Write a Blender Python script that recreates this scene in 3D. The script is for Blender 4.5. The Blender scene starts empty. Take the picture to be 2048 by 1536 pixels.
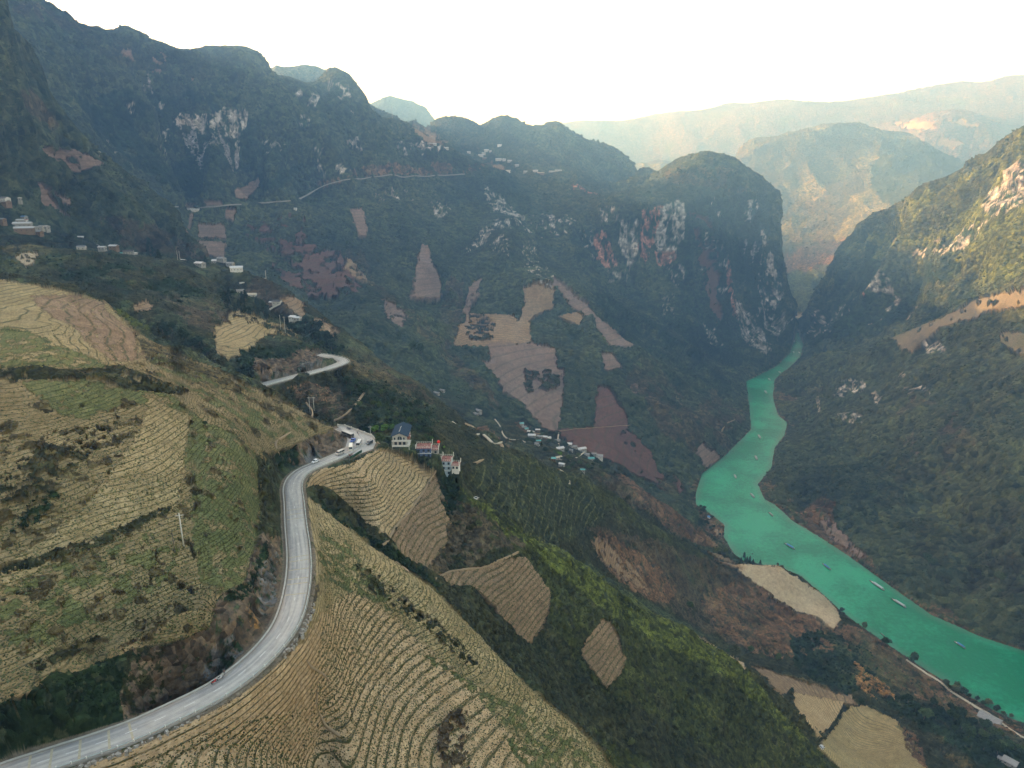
import bpy, bmesh, math, random, time
import numpy as np
from mathutils import Vector, Matrix, Euler

T0 = time.time()
def log(*a): print('[%.1fs]' % (time.time()-T0), *a)
S = bpy.context.scene
COL = S.collection
PI = math.pi
# ------------------------------------------------------------------ camera
W0, H0, FPX = 2048.0, 1536.0, 1366.0
HORIZON = 376.0
PITCH = math.atan((H0/2-HORIZON)/FPX)
cam_d = bpy.data.cameras.new('camera'); cam = bpy.data.objects.new('camera', cam_d); COL.objects.link(cam)
cam_d.sensor_width = 36.0; cam_d.lens = 36.0*FPX/W0
cam_d.clip_start = 1.0; cam_d.clip_end = 60000.0
cam.location = (0, 0, 0); cam.rotation_euler = (PI/2-PITCH, 0, 0)
S.camera = cam
# ------------------------------------------------------------------ sky, sun, exposure
SUN_AZ, SUN_EL = -62.0, 17.0
w = bpy.data.worlds.new('World'); S.world = w; w.use_nodes = True
nt = w.node_tree; bg = nt.nodes['Background']; sky = nt.nodes.new('ShaderNodeTexSky')
sky.sky_type = 'NISHITA'; sky.sun_disc = False
sky.sun_elevation = math.radians(SUN_EL); sky.sun_rotation = math.radians(SUN_AZ)
sky.altitude = 1200; sky.air_density = .8; sky.dust_density = 4.0; sky.ozone_density = .8
wb = nt.nodes.new('ShaderNodeVectorMath'); wb.operation = 'MULTIPLY'; wb.inputs[1].default_value = (1.32, 1.09, .86)   # the camera is balanced for shade
nt.links.new(sky.outputs[0], wb.inputs[0]); nt.links.new(wb.outputs[0], bg.inputs[0]); bg.inputs[1].default_value = 0.15
sd = bpy.data.lights.new('sun', 'SUN'); sun = bpy.data.objects.new('sun', sd); COL.objects.link(sun)
sd.energy = 2.5; sd.angle = math.radians(0.5); sd.color = (1.0, 0.82, 0.60)
_sd = Vector((math.sin(math.radians(SUN_AZ))*math.cos(math.radians(SUN_EL)),
              math.cos(math.radians(SUN_AZ))*math.cos(math.radians(SUN_EL)), math.sin(math.radians(SUN_EL))))
sun.rotation_euler = _sd.to_track_quat('Z', 'Y').to_euler(); sun.location = _sd*3000
S.view_settings.view_transform = 'Standard'; S.view_settings.look = 'None'
S.view_settings.exposure = 2.35; S.view_settings.gamma = 1.0
S.render.engine = 'CYCLES'
cy = S.cycles
cy.max_bounces = 4; cy.diffuse_bounces = 2; cy.glossy_bounces = 2; cy.transmission_bounces = 2
cy.volume_bounces = 0; cy.transparent_max_bounces = 6
cy.use_adaptive_sampling = True; cy.adaptive_threshold = 0.02
cy.use_denoising = True

# ------------------------------------------------------------------ projection helpers
cP, sP = math.cos(PITCH), math.sin(PITCH)
def ray(px, py):
    """pixel of the 2048x1536 photo -> azimuth, tangent of elevation"""
    px = np.asarray(px, float); py = np.asarray(py, float)
    X = (px-W0/2)/FPX; v = (py-H0/2)/FPX
    Y = cP - v*sP; Z = -(v*cP + sP)
    return np.arctan2(X, Y), Z/np.hypot(X, Y)
def to_px(x, y, z):
    f = y*cP - z*sP; u = y*sP + z*cP
    f = np.where(f < 1, 1, f)
    return W0/2 + FPX*x/f, H0/2 - FPX*u/f
def azr(az, rho): return rho*np.sin(az), rho*np.cos(az)

# ------------------------------------------------------------------ noise (numpy, value noise on a periodic lattice)
_rng = np.random.RandomState(7)
_T = _rng.rand(64, 64, 64).astype(np.float32)*2-1
_TF = _T.ravel()
def noise3(x, y, z):
    x = np.asarray(x, np.float32); y = np.asarray(y, np.float32); z = np.asarray(z, np.float32)
    xi = np.floor(x); yi = np.floor(y); zi = np.floor(z)
    fx = x-xi; fy = y-yi; fz = z-zi
    fx = fx*fx*(3-2*fx); fy = fy*fy*(3-2*fy); fz = fz*fz*(3-2*fz)
    a = xi.astype(np.int32) & 63; b = yi.astype(np.int32) & 63; c = zi.astype(np.int32) & 63
    a1 = ((a+1) & 63) << 12; a = a << 12; b1 = ((b+1) & 63) << 6; b = b << 6; c1 = (c+1) & 63
    def L(i, j): 
        q = i+j
        lo = _TF[q+c]; return lo+(_TF[q+c1]-lo)*fz
    v00 = L(a, b); v01 = L(a, b1); v10 = L(a1, b); v11 = L(a1, b1)
    v0 = v00+(v01-v00)*fy; v1 = v10+(v11-v10)*fy
    return v0+(v1-v0)*fx
def fbm(x, y, z, s, o=4, g=0.5, ridged=False, seed=0):
    r = 0; a = 1.0; t = 0; k = 1.0/s
    for i in range(o):
        n = noise3(x*k+11.3*i+seed, y*k+5.7*i+seed*1.7, z*k+3.1*i+seed*.37)
        if ridged: n = 1-2*np.abs(n)*1.6
        r = r+a*n; t += a; a *= g; k *= 2.03
    return r/t
def sstep(a, b, x):
    t = np.clip((x-a)/(b-a), 0, 1); return t*t*(3-2*t)
# ------------------------------------------------------------------ terrain control lines: (pixel x, pixel y, ground distance) or, in Z lines, (x, y, height)
CP = []     # (az, t, e, weight)
def addp(az, rho, e): CP.append((az, math.log(rho), e))
def line(pts, mode='r', dip=None, step=25):
    dens = []
    for (a, b) in zip(pts[:-1], pts[1:]):
        n = max(1, int(math.hypot(b[0]-a[0], b[1]-a[1])/step))
        for i in range(n):
            f = i/n; dens.append([a[k]+(b[k]-a[k])*f for k in range(3)])
    dens.append(list(pts[-1]))
    for (px, py, q) in dens:
        az, e = ray(px, py); az = float(az); e = float(e)
        rho = q if mode == 'r' else q/e
        addp(az, rho, e)
        if dip:
            for (m, de) in dip: addp(az, rho*m, e-de)
def R(*p, **k): line(p, 'r', **k)
def Z(*p, **k): line(p, 'z', **k)
def pts(*p):
    for q in p: line([q, q][:1], 'r')
D1 = [(1.10, .05)]; D2 = [(1.07, .05), (1.16, .08)]
# near hill A, left of the road: columns from the road up to its crest
for col in (
  (-260, (1540,180),(1300,215),(1100,245),(900,300),(740,360),(600,520)),
  (0,   (1530,172),(1430,180),(1250,203),(1000,248),(900,275),(800,306),(740,332),(700,368),(640,450)),
  (100, (1400,179),(1250,200),(1100,226),(1000,245),(900,270),(800,300),(745,322),(700,360),(650,420),(600,520)),
  (200, (1330,188),(1200,206),(1100,223),(1000,243),(900,268),(800,300),(740,330),(700,370),(650,450)),
  (300, (1285,194),(1150,213),(1050,230),(950,252),(850,284),(760,322),(720,380)),
  (400, (1262,196),(1150,213),(1050,230),(950,256),(850,295),(780,350)),
  (490, (1150,216),(1050,238),(950,268),(870,305),(810,365)),
  (560, (960,282),(890,315),(840,365)),
): R(*[(col[0], a, b) for a, b in col[1:]])
Z((0,1415,-113),(105,1366,-116),(209,1321,-118),(272,1297,-118),(349,1283,-118),(419,1255,-118),(440,1192,-118),(488,1164,-119),(516,1070,-121),(520,1000,-124),(545,930,-128),(575,900,-128))
Z((560,905,-127),(600,884,-125),(640,868,-124),(672,858,-125),(688,862,-129))
Z((118,1512,-128),(240,1455,-128),(355,1408,-128),(435,1358,-128),(500,1302,-128),(540,1240,-128),(566,1170,-129),(571,1080,-130),(572,1010,-133),(566,975,-134),(575,948,-135),(600,930,-136),(640,918,-137),(688,902,-139),(694,880,-140),(684,862,-141))
# crest of A
R((-300,560,640),(0,560,600),(60,563,600),(110,578,590),(150,590,580),(210,605,560),(235,625,550),(270,665,530),(340,700,515),(430,740,490),(500,775,455),(560,800,430),(620,833,400),(660,850,385),(682,859,376), dip=[(1.06,.03),(1.14,.05)])
# near road and the lookout lot
ROAD = [(-90,1585,-128),(0,1552,-128),(87,1523,-128),(174,1495,-128),(262,1464,-128),(349,1424,-128),(436,1380,-128),(506,1328,-128),(558,1272,-128),(584,1222,-128),(597,1157,-129),(598,1105,-130),(592,1052,-131.5),(588,1000,-133),(585,975,-134),(592,955,-135),(610,940,-136),(640,927,-137.4),(672,914,-138.9),(700,900,-139.8),(720,886,-140),(716,873,-140),(700,863,-140.2),(682,855,-140.4)]
Z(*ROAD)
Z((640,905,-138),(700,880,-140),(740,890,-140),(722,905,-140),(690,922,-139),(735,872,-141))
# hidden stretch and the second bend
R((620,840,432),(560,812,465),(520,785,500))
ROAD2 = [(500,778,-142),(535,767,-142),(570,758,-142),(610,748,-142),(650,738,-142),(680,728,-142),(688,722,-142),(675,716,-142),(655,712,-142),(636,710,-142)]
Z(*ROAD2)
Z((512,762,-140),(545,752,-140.5),(600,742,-141),(638,733,-141),(648,722,-141))
Z((505,722,-124),(520,712,-122),(560,706,-122),(600,702,-122),(630,700,-124),(640,708,-130))
# bank below the second bend, ravine E of it
R((560,785,528),(600,800,503),(640,820,480),(680,845,440))
R((640,770,545),(690,800,505),(740,830,465),(780,845,450))
R((700,750,560),(740,790,520),(800,830,480),(830,850,470))
R((700,728,600),(760,762,590),(830,805,585),(880,830,580),(940,862,570),(1000,890,560), dip=[(1.08,.03)])
# hill B
R((-300,500,900),(0,495,860),(60,492,860),(100,497,860),(220,510,850),(330,525,850),(400,550,830),(440,585,800),(520,610,760),(560,645,720),(600,672,690),(640,695,650),(655,706,630), dip=[(1.08,.03),(1.16,.04)])
R((0,530,800),(60,545,760)); R((150,560,760),(200,590,660)); R((300,560,770),(300,620,660),(320,670,590)); R((400,590,760),(400,650,660),(420,710,570)); R((480,620,720),(480,680,620),(490,740,530)); R((560,670,650),(570,695,590)); R((620,690,640))
# spur C with the upper village
R((150,480,1120),(250,505,1120),(330,515,1130),(400,520,1140),(450,520,1150),(500,548,1120),(545,560,1090),(600,605,1010),(660,650,920),(720,690,830),(800,745,740),(870,790,700),(930,840,660),(1000,880,620), dip=[(1.10,.03),(1.2,.045)])
R((350,545,1020),(430,560,1010),(480,580,980)); R((530,600,930),(560,625,880),(600,650,820),(640,680,760),(680,705,690))
R((0,470,1080),(60,478,1080)); R((0,440,1180),(100,450,1200),(200,490,1200))
# hill J on the far left
R((-300,-120,1250),(-60,-20,1280),(0,38,1300),(17,79,1310),(31,113,1330),(58,167,1350),(106,198,1360),(143,253,1370),(178,287,1380),(219,314,1400),(266,345,1410),(300,369,1410),(321,400,1400),(342,430,1400),(369,461,1390),(410,495,1370),(425,512,1340), dip=[(1.10,.05),(1.2,.08)])
R((-200,200,1180),(0,200,1270),(60,280,1290)); R((0,350,1230),(100,370,1270),(200,390,1320),(280,440,1320)); R((-200,400,1150),(60,420,1210),(200,460,1250),(330,490,1260))
# big left mountain L
R((-300,-300,2000),(0,-90,2050),(60,-30,2080),(116,0,2100),(150,14,2110),(191,50,2130),(222,55,2150),(236,50,2150),(260,51,2160),(294,73,2180),(335,91,2200),(355,100,2210),(403,101,2240),(427,108,2260),(472,108,2280),(489,104,2300),(502,111,2310),(523,114,2320),(543,132,2350),(601,164,2400),(622,169,2420),(640,152,2440),(656,140,2450),(665,135,2460),(683,150,2480),(697,167,2500),(714,184,2520),(738,215,2550),(765,235,2570),(806,244,2600),(824,252,2610),(844,268,2620),(885,287,2650),(936,311,2680),(970,331,2690),(1005,341,2690), dip=[(1.05,.025),(1.12,.04)])
R((540,125,3500),(560,127,3500),(612,126,3500),(632,130,3500),(653,138,3500), dip=D2)
R((200,150,2050),(200,250,2000)); R((300,200,2080),(300,300,2030),(320,370,2000)); R((420,180,2150),(420,290,2080),(420,370,2100)); R((540,200,2250),(540,300,2150),(540,370,2130)); R((640,230,2350),(660,320,2220)); R((760,280,2450),(760,335,2380)); R((880,320,2550))
R((335,424,2080),(360,421,2090),(400,418,2110),(480,410,2150),(590,402,2190),(620,388,2210),(645,374,2230),(690,361,2280))
R((690,361,2290),(800,356,2400),(900,352,2520),(985,345,2620),(1015,341,2660))
R((360,440,1980),(400,480,1850)); R((480,440,2000),(500,500,1850),(520,560,1680)); R((600,430,2040),(600,500,1850),(600,560,1680)); R((700,400,2150))
R((430,530,1600),(500,560,1550),(560,590,1500),(620,620,1450),(720,660,1380),(820,705,1310),(880,750,1260),(940,800,1210),(1000,845,1160),(1060,865,1120),(1120,885,1090),(1200,925,1090),(1260,965,1110),(1330,1000,1130),(1388,1012,1150))
R((690,400,2150),(700,470,2000),(740,520,1880),(780,560,1750),(830,620,1600),(870,670,1480),(910,715,1390))
R((760,460,2080),(820,540,1930),(870,600,1760),(905,660,1600),(930,710,1480))
R((850,420,2300),(900,480,2060),(920,550,1900),(910,620,1720)); R((980,400,2450),(985,450,2250))
R((1030,470,2150),(1060,510,2030),(1100,560,1900),(1140,600,1820),(1180,640,1750),(1230,672,1700),(1280,700,1650),(1340,770,1580),(1400,840,1500),(1440,890,1450))
R((980,560,1900),(1000,650,1650),(990,740,1400)); R((1080,600,1800),(1080,680,1600),(1080,760,1430),(1080,830,1270)); R((1180,720,1560),(1200,850,1300),(1220,900,1180)); R((1300,800,1450),(1300,900,1300),(1320,960,1190)); R((1400,890,1390),(1400,920,1340))
R((1130,540,2150),(1200,580,2120),(1250,620,2050),(1300,660,1970),(1360,710,1900),(1420,755,1870),(1470,790,1850))
# village shelf and red spur
R((1010,880,900),(1060,890,950),(1120,905,950),(1180,925,940),(1240,945,950),(1290,990,940),(1350,1040,930),(1400,1075,940),(1440,1092,960))
R((1100,925,760),(1200,955,800),(1300,1020,830))
# D crest
R((1000,886,560),(1050,905,590),(1100,930,620),(1150,948,650),(1200,972,680),(1250,1005,710),(1300,1040,750),(1350,1070,785),(1400,1097,820),(1450,1118,865),(1490,1124,890),(1530,1128,900),(1560,1132,910),(1600,1152,925), dip=[(1.05,.03)])
R((950,930,470),(1000,980,470),(1060,1035,470)); R((940,900,500),(1010,930,520),(1100,980,550))
R((1200,1150,545),(1200,1060,600)); R((1100,1075,480),(1100,1020,520)); R((1300,1205,600),(1300,1120,670)); R((1400,1262,665),(1400,1180,735)); R((1500,1325,650),(1500,1240,745),(1500,1170,840))
# spur E crest: lot, cafe terraces, bright grass crest
R((740,900,363),(780,915,368),(820,930,378),(860,945,382),(890,955,380),(940,992,375),(1000,1030,372),(1060,1066,378),(1100,1090,385),(1150,1125,392),(1200,1160,400),(1250,1192,408),(1300,1222,415),(1350,1248,425),(1400,1275,435),(1450,1306,443),(1500,1340,450),(1560,1395,455),(1620,1440,455),(1640,1475,452),(1700,1540,450), dip=[(1.10,.04)])
R((800,890,395),(860,905,410),(900,925,410),(880,880,440),(820,868,430)) 
R((650,980,306),(700,1030,306),(780,1080,308),(840,1130,310)); R((740,960,330),(800,1020,335),(870,1080,335)); R((870,1000,355),(930,1060,350))
R((640,1003,298),(700,1050,300),(780,1100,300),(880,1170,305),(950,1240,300),(1000,1310,293),(1080,1400,290),(1200,1480,304),(1280,1540,304))
R((1000,1200,325),(1000,1100,345)); R((900,1100,335)); R((1100,1300,330),(1100,1190,355)); R((1200,1400,322),(1200,1300,350)); R((1300,1450,335),(1300,1330,375)); R((1400,1536,340),(1400,1400,385)); R((1500,1536,380),(1500,1430,415)); R((1600,1536,420))
# F: the big terraced field below the road
R((640,1012,292),(690,1052,283),(740,1090,275),(800,1130,265),(860,1172,255),(910,1220,245),(960,1272,235),(1010,1325,228),(1050,1370,222),(1100,1410,216),(1150,1452,211),(1230,1532,204),(1300,1600,198), dip=[(1.10,.05)])
Z((132,1528,-130),(270,1478,-130),(370,1430,-130),(455,1385,-130),(530,1335,-130),(585,1280,-130),(612,1222,-130),(626,1157,-131),(626,1105,-132),(618,1052,-133),(612,1000,-135),(608,970,-136),(625,950,-137),(660,935,-138),(700,925,-139),(740,905,-140))
R((450,1480,181),(350,1536,172)); R((600,1380,196),(600,1480,178),(600,1560,168)); R((700,1200,228),(700,1300,208),(700,1400,192),(700,1536,170)); R((800,1250,228),(800,1350,208),(800,1450,190),(800,1536,174)); R((900,1350,212),(900,1450,193),(900,1536,178)); R((1000,1430,200),(1000,1536,181)); R((1100,1500,195)); R((680,1100,255))
# lower right
R((1500,1345,520),(1560,1400,540),(1620,1455,540),(1680,1530,520)); R((1600,1390,620),(1600,1300,730),(1600,1210,850)); R((1700,1500,590),(1700,1420,660),(1700,1330,740),(1700,1260,830)); R((1800,1536,580),(1800,1430,690),(1800,1350,780)); R((1900,1536,640),(1900,1450,740),(1900,1410,790)); R((2048,1560,700),(2048,1500,780)); R((2300,1600,720))
# river banks
LB = [(2400,1600),(2200,1520),(2048,1448),(1990,1422),(1950,1398),(1905,1372),(1850,1338),(1805,1310),(1760,1280),(1720,1252),(1680,1222),(1640,1185),(1600,1152),(1560,1134),(1530,1130),(1490,1126),(1471,1112),(1447,1074),(1450,1050),(1420,1026),(1392,1009),(1391,989),(1403,948),(1447,913),(1474,886),(1502,859),(1498,811),(1491,763),(1553,732),(1580,705),(1584,690)]
RB = [(2400,1430),(2200,1360),(2048,1301),(1964,1274),(1862,1229),(1769,1163),(1717,1125),(1645,1078),(1587,1043),(1550,1010),(1529,999),(1515,968),(1543,937),(1550,896),(1570,869),(1575,845),(1556,831),(1546,794),(1550,760),(1574,739),(1601,715),(1608,690),(1601,674)]
WZ = -550.0
def river_poly():
    out = []
    for a, b in LB+[(1592,668),(1597,660)]+RB[::-1]:
        az, e = ray(a, b); rho = WZ/e; out.append((rho*math.sin(az), rho*math.cos(az), WZ))
    return np.array(out)
Z(*[(a,b,WZ+1.0) for a,b in LB], step=14); Z(*[(a,b,WZ+1.0) for a,b in RB], step=14)
for x, y in ((2048,1370),(1950,1335),(1850,1280),(1750,1210),(1650,1140),(1560,1080),(1490,1040),(1450,990),(1480,940),(1520,880),(1530,820),(1520,775)): Z((x,y,WZ-12),(x,y,WZ-12))
# gorge floor
R((1585,672,2760),(1592,668,2850),(1588,690,2620)); Z((1592,640,WZ+3),(1600,632,WZ+5))
Z((1590,655,WZ),(1590,655,WZ))
# right slope R1
R((1598,720,2380),(1640,712,2200),(1700,692,2000),(1760,680,1940),(1800,668,1900),(1860,645,1870),(1900,622,1850),(1960,600,1830),(2000,585,1820),(2048,560,1800),(2300,480,1700), dip=[(1.05,.02)])
R((1900,900,1350),(1900,1100,1130),(1900,1180,1030)); R((1900,750,1600)); R((2048,900,1250),(2048,1100,1080),(2048,1220,980)); R((2048,700,1550)); R((1700,900,1450),(1700,1040,1230)); R((1700,800,1700)); R((1600,900,1500),(1600,1000,1330)); R((1620,800,1900)); R((1800,850,1480),(1800,1000,1280),(1800,1120,1130)); R((1800,740,1700)); R((2300,900,1150),(2300,1200,960),(2300,700,1400))
# cliffs R2
R((1589,658,2950),(1608,642,2940),(1638,615,2930),(1649,581,2920),(1666,543,2880),(1690,502,2820),(1714,475,2780),(1724,447,2740),(1758,434,2700),(1826,389,2620),(1861,369,2580),(1895,345,2540),(1929,307,2500),(1970,293,2460),(1997,270,2430),(2046,246,2400),(2300,140,2300), dip=D2)
R((1609,684,2620),(1625,672,2560)); R((1650,680,2470),(1655,640,2620),(1665,590,2790)); R((1700,660,2340),(1700,610,2520),(1700,560,2680)); R((1760,600,2400),(1750,520,2560),(1745,480,2640)); R((1800,620,2250),(1810,560,2350),(1810,480,2460)); R((1850,560,2200),(1850,450,2400)); R((1900,600,2060),(1910,530,2180),(1920,470,2280),(1925,390,2390)); R((2000,500,2050),(2000,380,2260)); R((2048,540,1860),(2048,440,2080),(2048,330,2280)); R((2300,420,1850),(2300,250,2150))
# gorge gap: far valley behind
Z((1590,640,-545),(1600,625,-540),(1620,605,-535),(1645,585,-530)); R((1600,560,4050),(1640,555,4050)); R((1600,500,4600),(1690,470,4500)); R((1590,420,5000),(1700,420,4900))
# cliff block K
R((1271,338,2880),(1290,350,2860),(1322,345,2860),(1336,335,2870),(1348,334,2880),(1382,324,2880),(1416,326,2870),(1461,352,2840),(1485,362,2820),(1519,374,2790),(1532,379,2770),(1545,392,2750),(1553,403,2740),(1558,458,2720),(1563,509,2710),(1570,540,2700),(1575,560,2700),(1578,600,2690),(1580,645,2680), dip=[(1.04,.03),(1.09,.07)], step=12)
R((1190,450,2430),(1240,430,2440),(1290,420,2460),(1345,400,2500),(1400,398,2540),(1450,400,2590),(1500,400,2640),(1535,420,2680))
R((1190,540,2340),(1250,560,2330),(1300,570,2350),(1360,590,2370),(1420,640,2390),(1480,700,2400),(1530,725,2400),(1565,715,2480),(1577,690,2580))
R((1500,600,2600),(1500,500,2640)); R((1540,600,2640),(1545,500,2690)); R((1300,500,2400),(1400,500,2480)); R((1440,580,2520))
R((1400,660,2200),(1460,720,2180),(1480,750,2060)); R((1250,600,2200),(1330,620,2200))
R((1200,400,2700),(1300,380,2700)); R((1100,380,2620),(1050,420,2480)); R((1150,330,2980),(1060,340,2880)); R((1100,300,3150),(980,310,3000),(900,290,3000))
R((1100,460,2350),(1060,430,2420)); R((1160,500,2300),(1100,500,2250))
# ridge N
R((861,259,3300),(875,239,3320),(919,251,3340),(960,268,3350),(977,254,3380),(1011,246,3380),(1029,249,3380),(1039,261,3380),(1060,263,3390),(1090,268,3400),(1104,254,3400),(1114,252,3400),(1138,270,3400),(1155,290,3400),(1175,283,3400),(1203,290,3380),(1230,285,3370),(1254,307,3350),(1268,330,3300), dip=[(1.05,.03),(1.12,.06)], step=10)
R((1278,333,3050),(1295,328,3050),(1310,342,3050), dip=[(1.05,.05)])
# far left peak, far mountains
R((735,214,5500),(780,199,5500),(820,212,5500),(850,222,5500),(868,246,5500),(900,280,5500), dip=D2); R((760,250,5200),(840,260,5200))
R((1390,330,6000),(1430,345,5700),(1450,330,5700),(1475,290,5700),(1490,276,5700),(1520,275,5750),(1560,278,5800),(1600,266,5850),(1640,255,5900),(1680,247,5900),(1720,243,5900),(1760,255,5900),(1790,258,5900),(1830,270,5900),(1880,300,5900),(1920,330,5850),(2048,400,5800),(2300,400,5800), dip=D2)
R((1500,380,5300),(1560,370,5200)); R((1620,330,5400),(1740,330,5450)); R((1700,400,4900),(1800,380,5100)); R((1560,440,4900)); R((1850,350,5300))
R((1052,262,8424),(1124,249,8517),(1165,242,8611),(1227,247,8704),(1261,240,8704),(1312,232,8798),(1348,228,8798),(1400,222,8798),(1450,210,8798),(1468,205,8798),(1488,215,8798),(1553,211,8798),(1587,211,8798),(1640,213,8798),(1676,210,8798),(1741,192,8798),(1751,198,8798),(1826,182,8798),(1870,175,8798),(1926,162,8798),(1956,168,8798),(2018,150,8798),(2060,150,8798),(2300,150,8798), dip=[(1.1,.05),(1.5,.1)])
R((1100,290,7768),(1300,290,7768),(1430,300,7488)); R((1500,240,7768),(1700,235,7862),(1900,230,7862),(2040,220,8049)); R((1850,270,7020),(2000,290,7020),(2048,330,6552)); R((1350,320,6552),(1200,330,6084))
# world control (azimuth degrees, distance, height): below the frame, beyond the edges, the ridge out of frame that shades the valley
def WPT(*a):
    for az, rho, z in a: addp(math.radians(az), rho, z/rho)
WPT((-30,120,-120),(-15,110,-135),(0,110,-150),(15,130,-185),(25,180,-260),(35,260,-330),(45,400,-420),(60,500,-480),(80,500,-500))
WPT((-45,120,-115),(-60,120,-100),(-80,130,-90),(-115,150,-80))
WPT((-48,300,-70),(-60,300,-50),(-80,300,-30),(-115,300,0),(-50,600,0),(-65,600,70),(-85,600,110),(-115,600,120))
WPT((-50,1100,200),(-60,1200,470),(-70,1250,560),(-85,1250,600),(-100,1250,600),(-115,1250,600))
WPT((-50,1700,600),(-60,2000,760),(-75,2000,800),(-95,2000,800),(-115,2000,800),(-50,3500,700),(-75,3500,600),(-100,3500,600),(-115,3500,600))
WPT((-40,3200,500),(-30,3300,400),(-20,3500,300),(-10,4500,50),(0,5500,0),(-30,6000,200),(-60,9000,100),(-100,9000,100),(-20,12000,0),(0,14000,-200),(20,15000,0),(40,15000,0))
WPT((55,900,-480),(70,900,-500),(80,900,-500),(55,1500,-200),(75,1500,-200),(55,2500,300),(75,2500,300),(60,6000,400),(75,9000,500),(60,15000,200),(0,10500,-100),(25,10500,-100),(-115,15000,0),(-60,15000,0))
CPA = np.array(CP); log('controls', len(CPA))
# ------------------------------------------------------------------ smooth base surface e(az, ln rho) through the controls
T_A, T_B = math.log(88.0), math.log(16500.0)
AZ_A, AZ_B = math.radians(-112), math.radians(78)
def build_base():
    A = CPA.copy()
    q = np.round(A[:, :2]/.0016).astype(int); _, idx = np.unique(q, axis=0, return_index=True); A = A[np.sort(idx)]
    P = A[:, :2]; n = len(P); C2 = .008**2
    d = np.sqrt((P[:, None, 0]-P[None, :, 0])**2+(P[:, None, 1]-P[None, :, 1])**2+C2)
    M = np.zeros((n+3, n+3)); M[:n, :n] = -d + np.eye(n)*0.004
    M[:n, n] = 1; M[:n, n+1:] = P; M[n, :n] = 1; M[n+1:, :n] = P.T
    rhs = np.zeros(n+3); rhs[:n] = A[:, 2]
    w_ = np.linalg.solve(M, rhs); log('rbf', n)
    ga = np.concatenate([np.linspace(AZ_A, math.radians(-46), 60, endpoint=False), np.linspace(math.radians(-46), math.radians(46), 440, endpoint=False), np.linspace(math.radians(46), AZ_B, 40)])
    gt = np.linspace(T_A, T_B, 460)
    G = np.zeros((len(gt), len(ga)), np.float32)
    Pf = P.astype(np.float32); wf = w_.astype(np.float32)
    for j, a in enumerate(ga):
        dd = np.sqrt((Pf[None, :, 0]-np.float32(a))**2+(gt.astype(np.float32)[:, None]-Pf[None, :, 1])**2+np.float32(C2))
        G[:, j] = -(dd@wf[:n])+wf[n]+wf[n+1]*a+wf[n+2]*gt
    log('grid')
    return ga, gt, G
GA, GT, GE = build_base()
def cubic_w(g, x):
    """Catmull-Rom matrix from nodes g to samples x (g locally even)"""
    i = np.clip(np.searchsorted(g, x)-1, 1, len(g)-3); f = (x-g[i])/(g[i+1]-g[i])
    w0 = -.5*f+f*f-.5*f**3; w1 = 1-2.5*f*f+1.5*f**3; w2 = .5*f+2*f*f-1.5*f**3; w3 = -.5*f*f+.5*f**3
    return i, np.stack([w0, w1, w2, w3])
def interp_rows(G, g, x, axis):
    i, wq = cubic_w(g, x)
    wq = wq.astype(np.float32)
    if axis == 0: return sum(wq[k][:, None]*G[i+k-1, :] for k in range(4))
    return sum(wq[k][None, :]*G[:, i+k-1] for k in range(4))
def base_e(az, t):
    """scattered lookup"""
    i, wi = cubic_w(GA, az); j, wj = cubic_w(GT, t); r = 0
    for a in range(4):
        for b in range(4): r = r+wi[a]*wj[b]*GE[j+b-1, i+a-1]
    return r

# ------------------------------------------------------------------ roads as world polylines
def smooth_poly(P, n=6):
    P = np.array(P, float); out = []
    for i in range(len(P)-1):
        p0 = P[max(i-1, 0)]; p1 = P[i]; p2 = P[i+1]; p3 = P[min(i+2, len(P)-1)]
        for k in range(n):
            f = k/n
            out.append(.5*((2*p1)+(-p0+p2)*f+(2*p0-5*p1+4*p2-p3)*f*f+(-p0+3*p1-3*p2+p3)*f**3))
    out.append(P[-1]); return np.array(out)
def px_world(pts, mode='z'):
    out = []
    for a, b, q in pts:
        az, e = ray(a, b); rho = q/e if mode == 'z' else q
        out.append((rho*math.sin(az), rho*math.cos(az), rho*e))
    return out
ROADW = smooth_poly(px_world(ROAD)); ROAD2W = smooth_poly(px_world(ROAD2))
LOT = np.array(px_world([(690,908,-140),(691,895,-140),(695,880,-140),(690,863,-140),(676,853,-140),(690,852,-140),(742,872,-140),(752,884,-140),(746,897,-140),(722,906,-140),(700,915,-140)]))
def polydist(x, y, P):
    best = np.full(x.shape, 1e9); zz = np.zeros(x.shape); side = np.zeros(x.shape)
    for a, b in zip(P[:-1], P[1:]):
        d = b-a; L2 = d[0]**2+d[1]**2
        if L2 < 1e-6: continue
        f = np.clip(((x-a[0])*d[0]+(y-a[1])*d[1])/L2, 0, 1)
        qx = x-(a[0]+f*d[0]); qy = y-(a[1]+f*d[1]); D = np.hypot(qx, qy)
        m = D < best; best = np.where(m, D, best); zz = np.where(m, a[2]+f*d[2], zz)
        side = np.where(m, np.sign(d[0]*qy-d[1]*qx), side)
    return best, zz, side
def inpoly(x, y, P):
    P = np.asarray(P, float); c = np.zeros(x.shape, bool); n = len(P)
    for i in range(n):
        x1, y1 = P[i][0], P[i][1]; x2, y2 = P[i-1][0], P[i-1][1]
        if y1 == y2: continue
        c ^= ((y1 > y) != (y2 > y)) & (x < (x2-x1)*(y-y1)/(y2-y1)+x1)
    return c
ROAD_HW = 3.7
PADS = [(*px_world([(a, b, c)])[0][:2], c-.3, r) for a, b, c, r in ((800, 893, -146.3, 8), (808, 880, -146.3, 8), (849, 911, -152.2, 5.5), (867, 905, -151.5, 4.5), (889, 943, -166.0, 5.0), (874, 925, -160.5, 4), (912, 937, -161.5, 3.2))]
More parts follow.
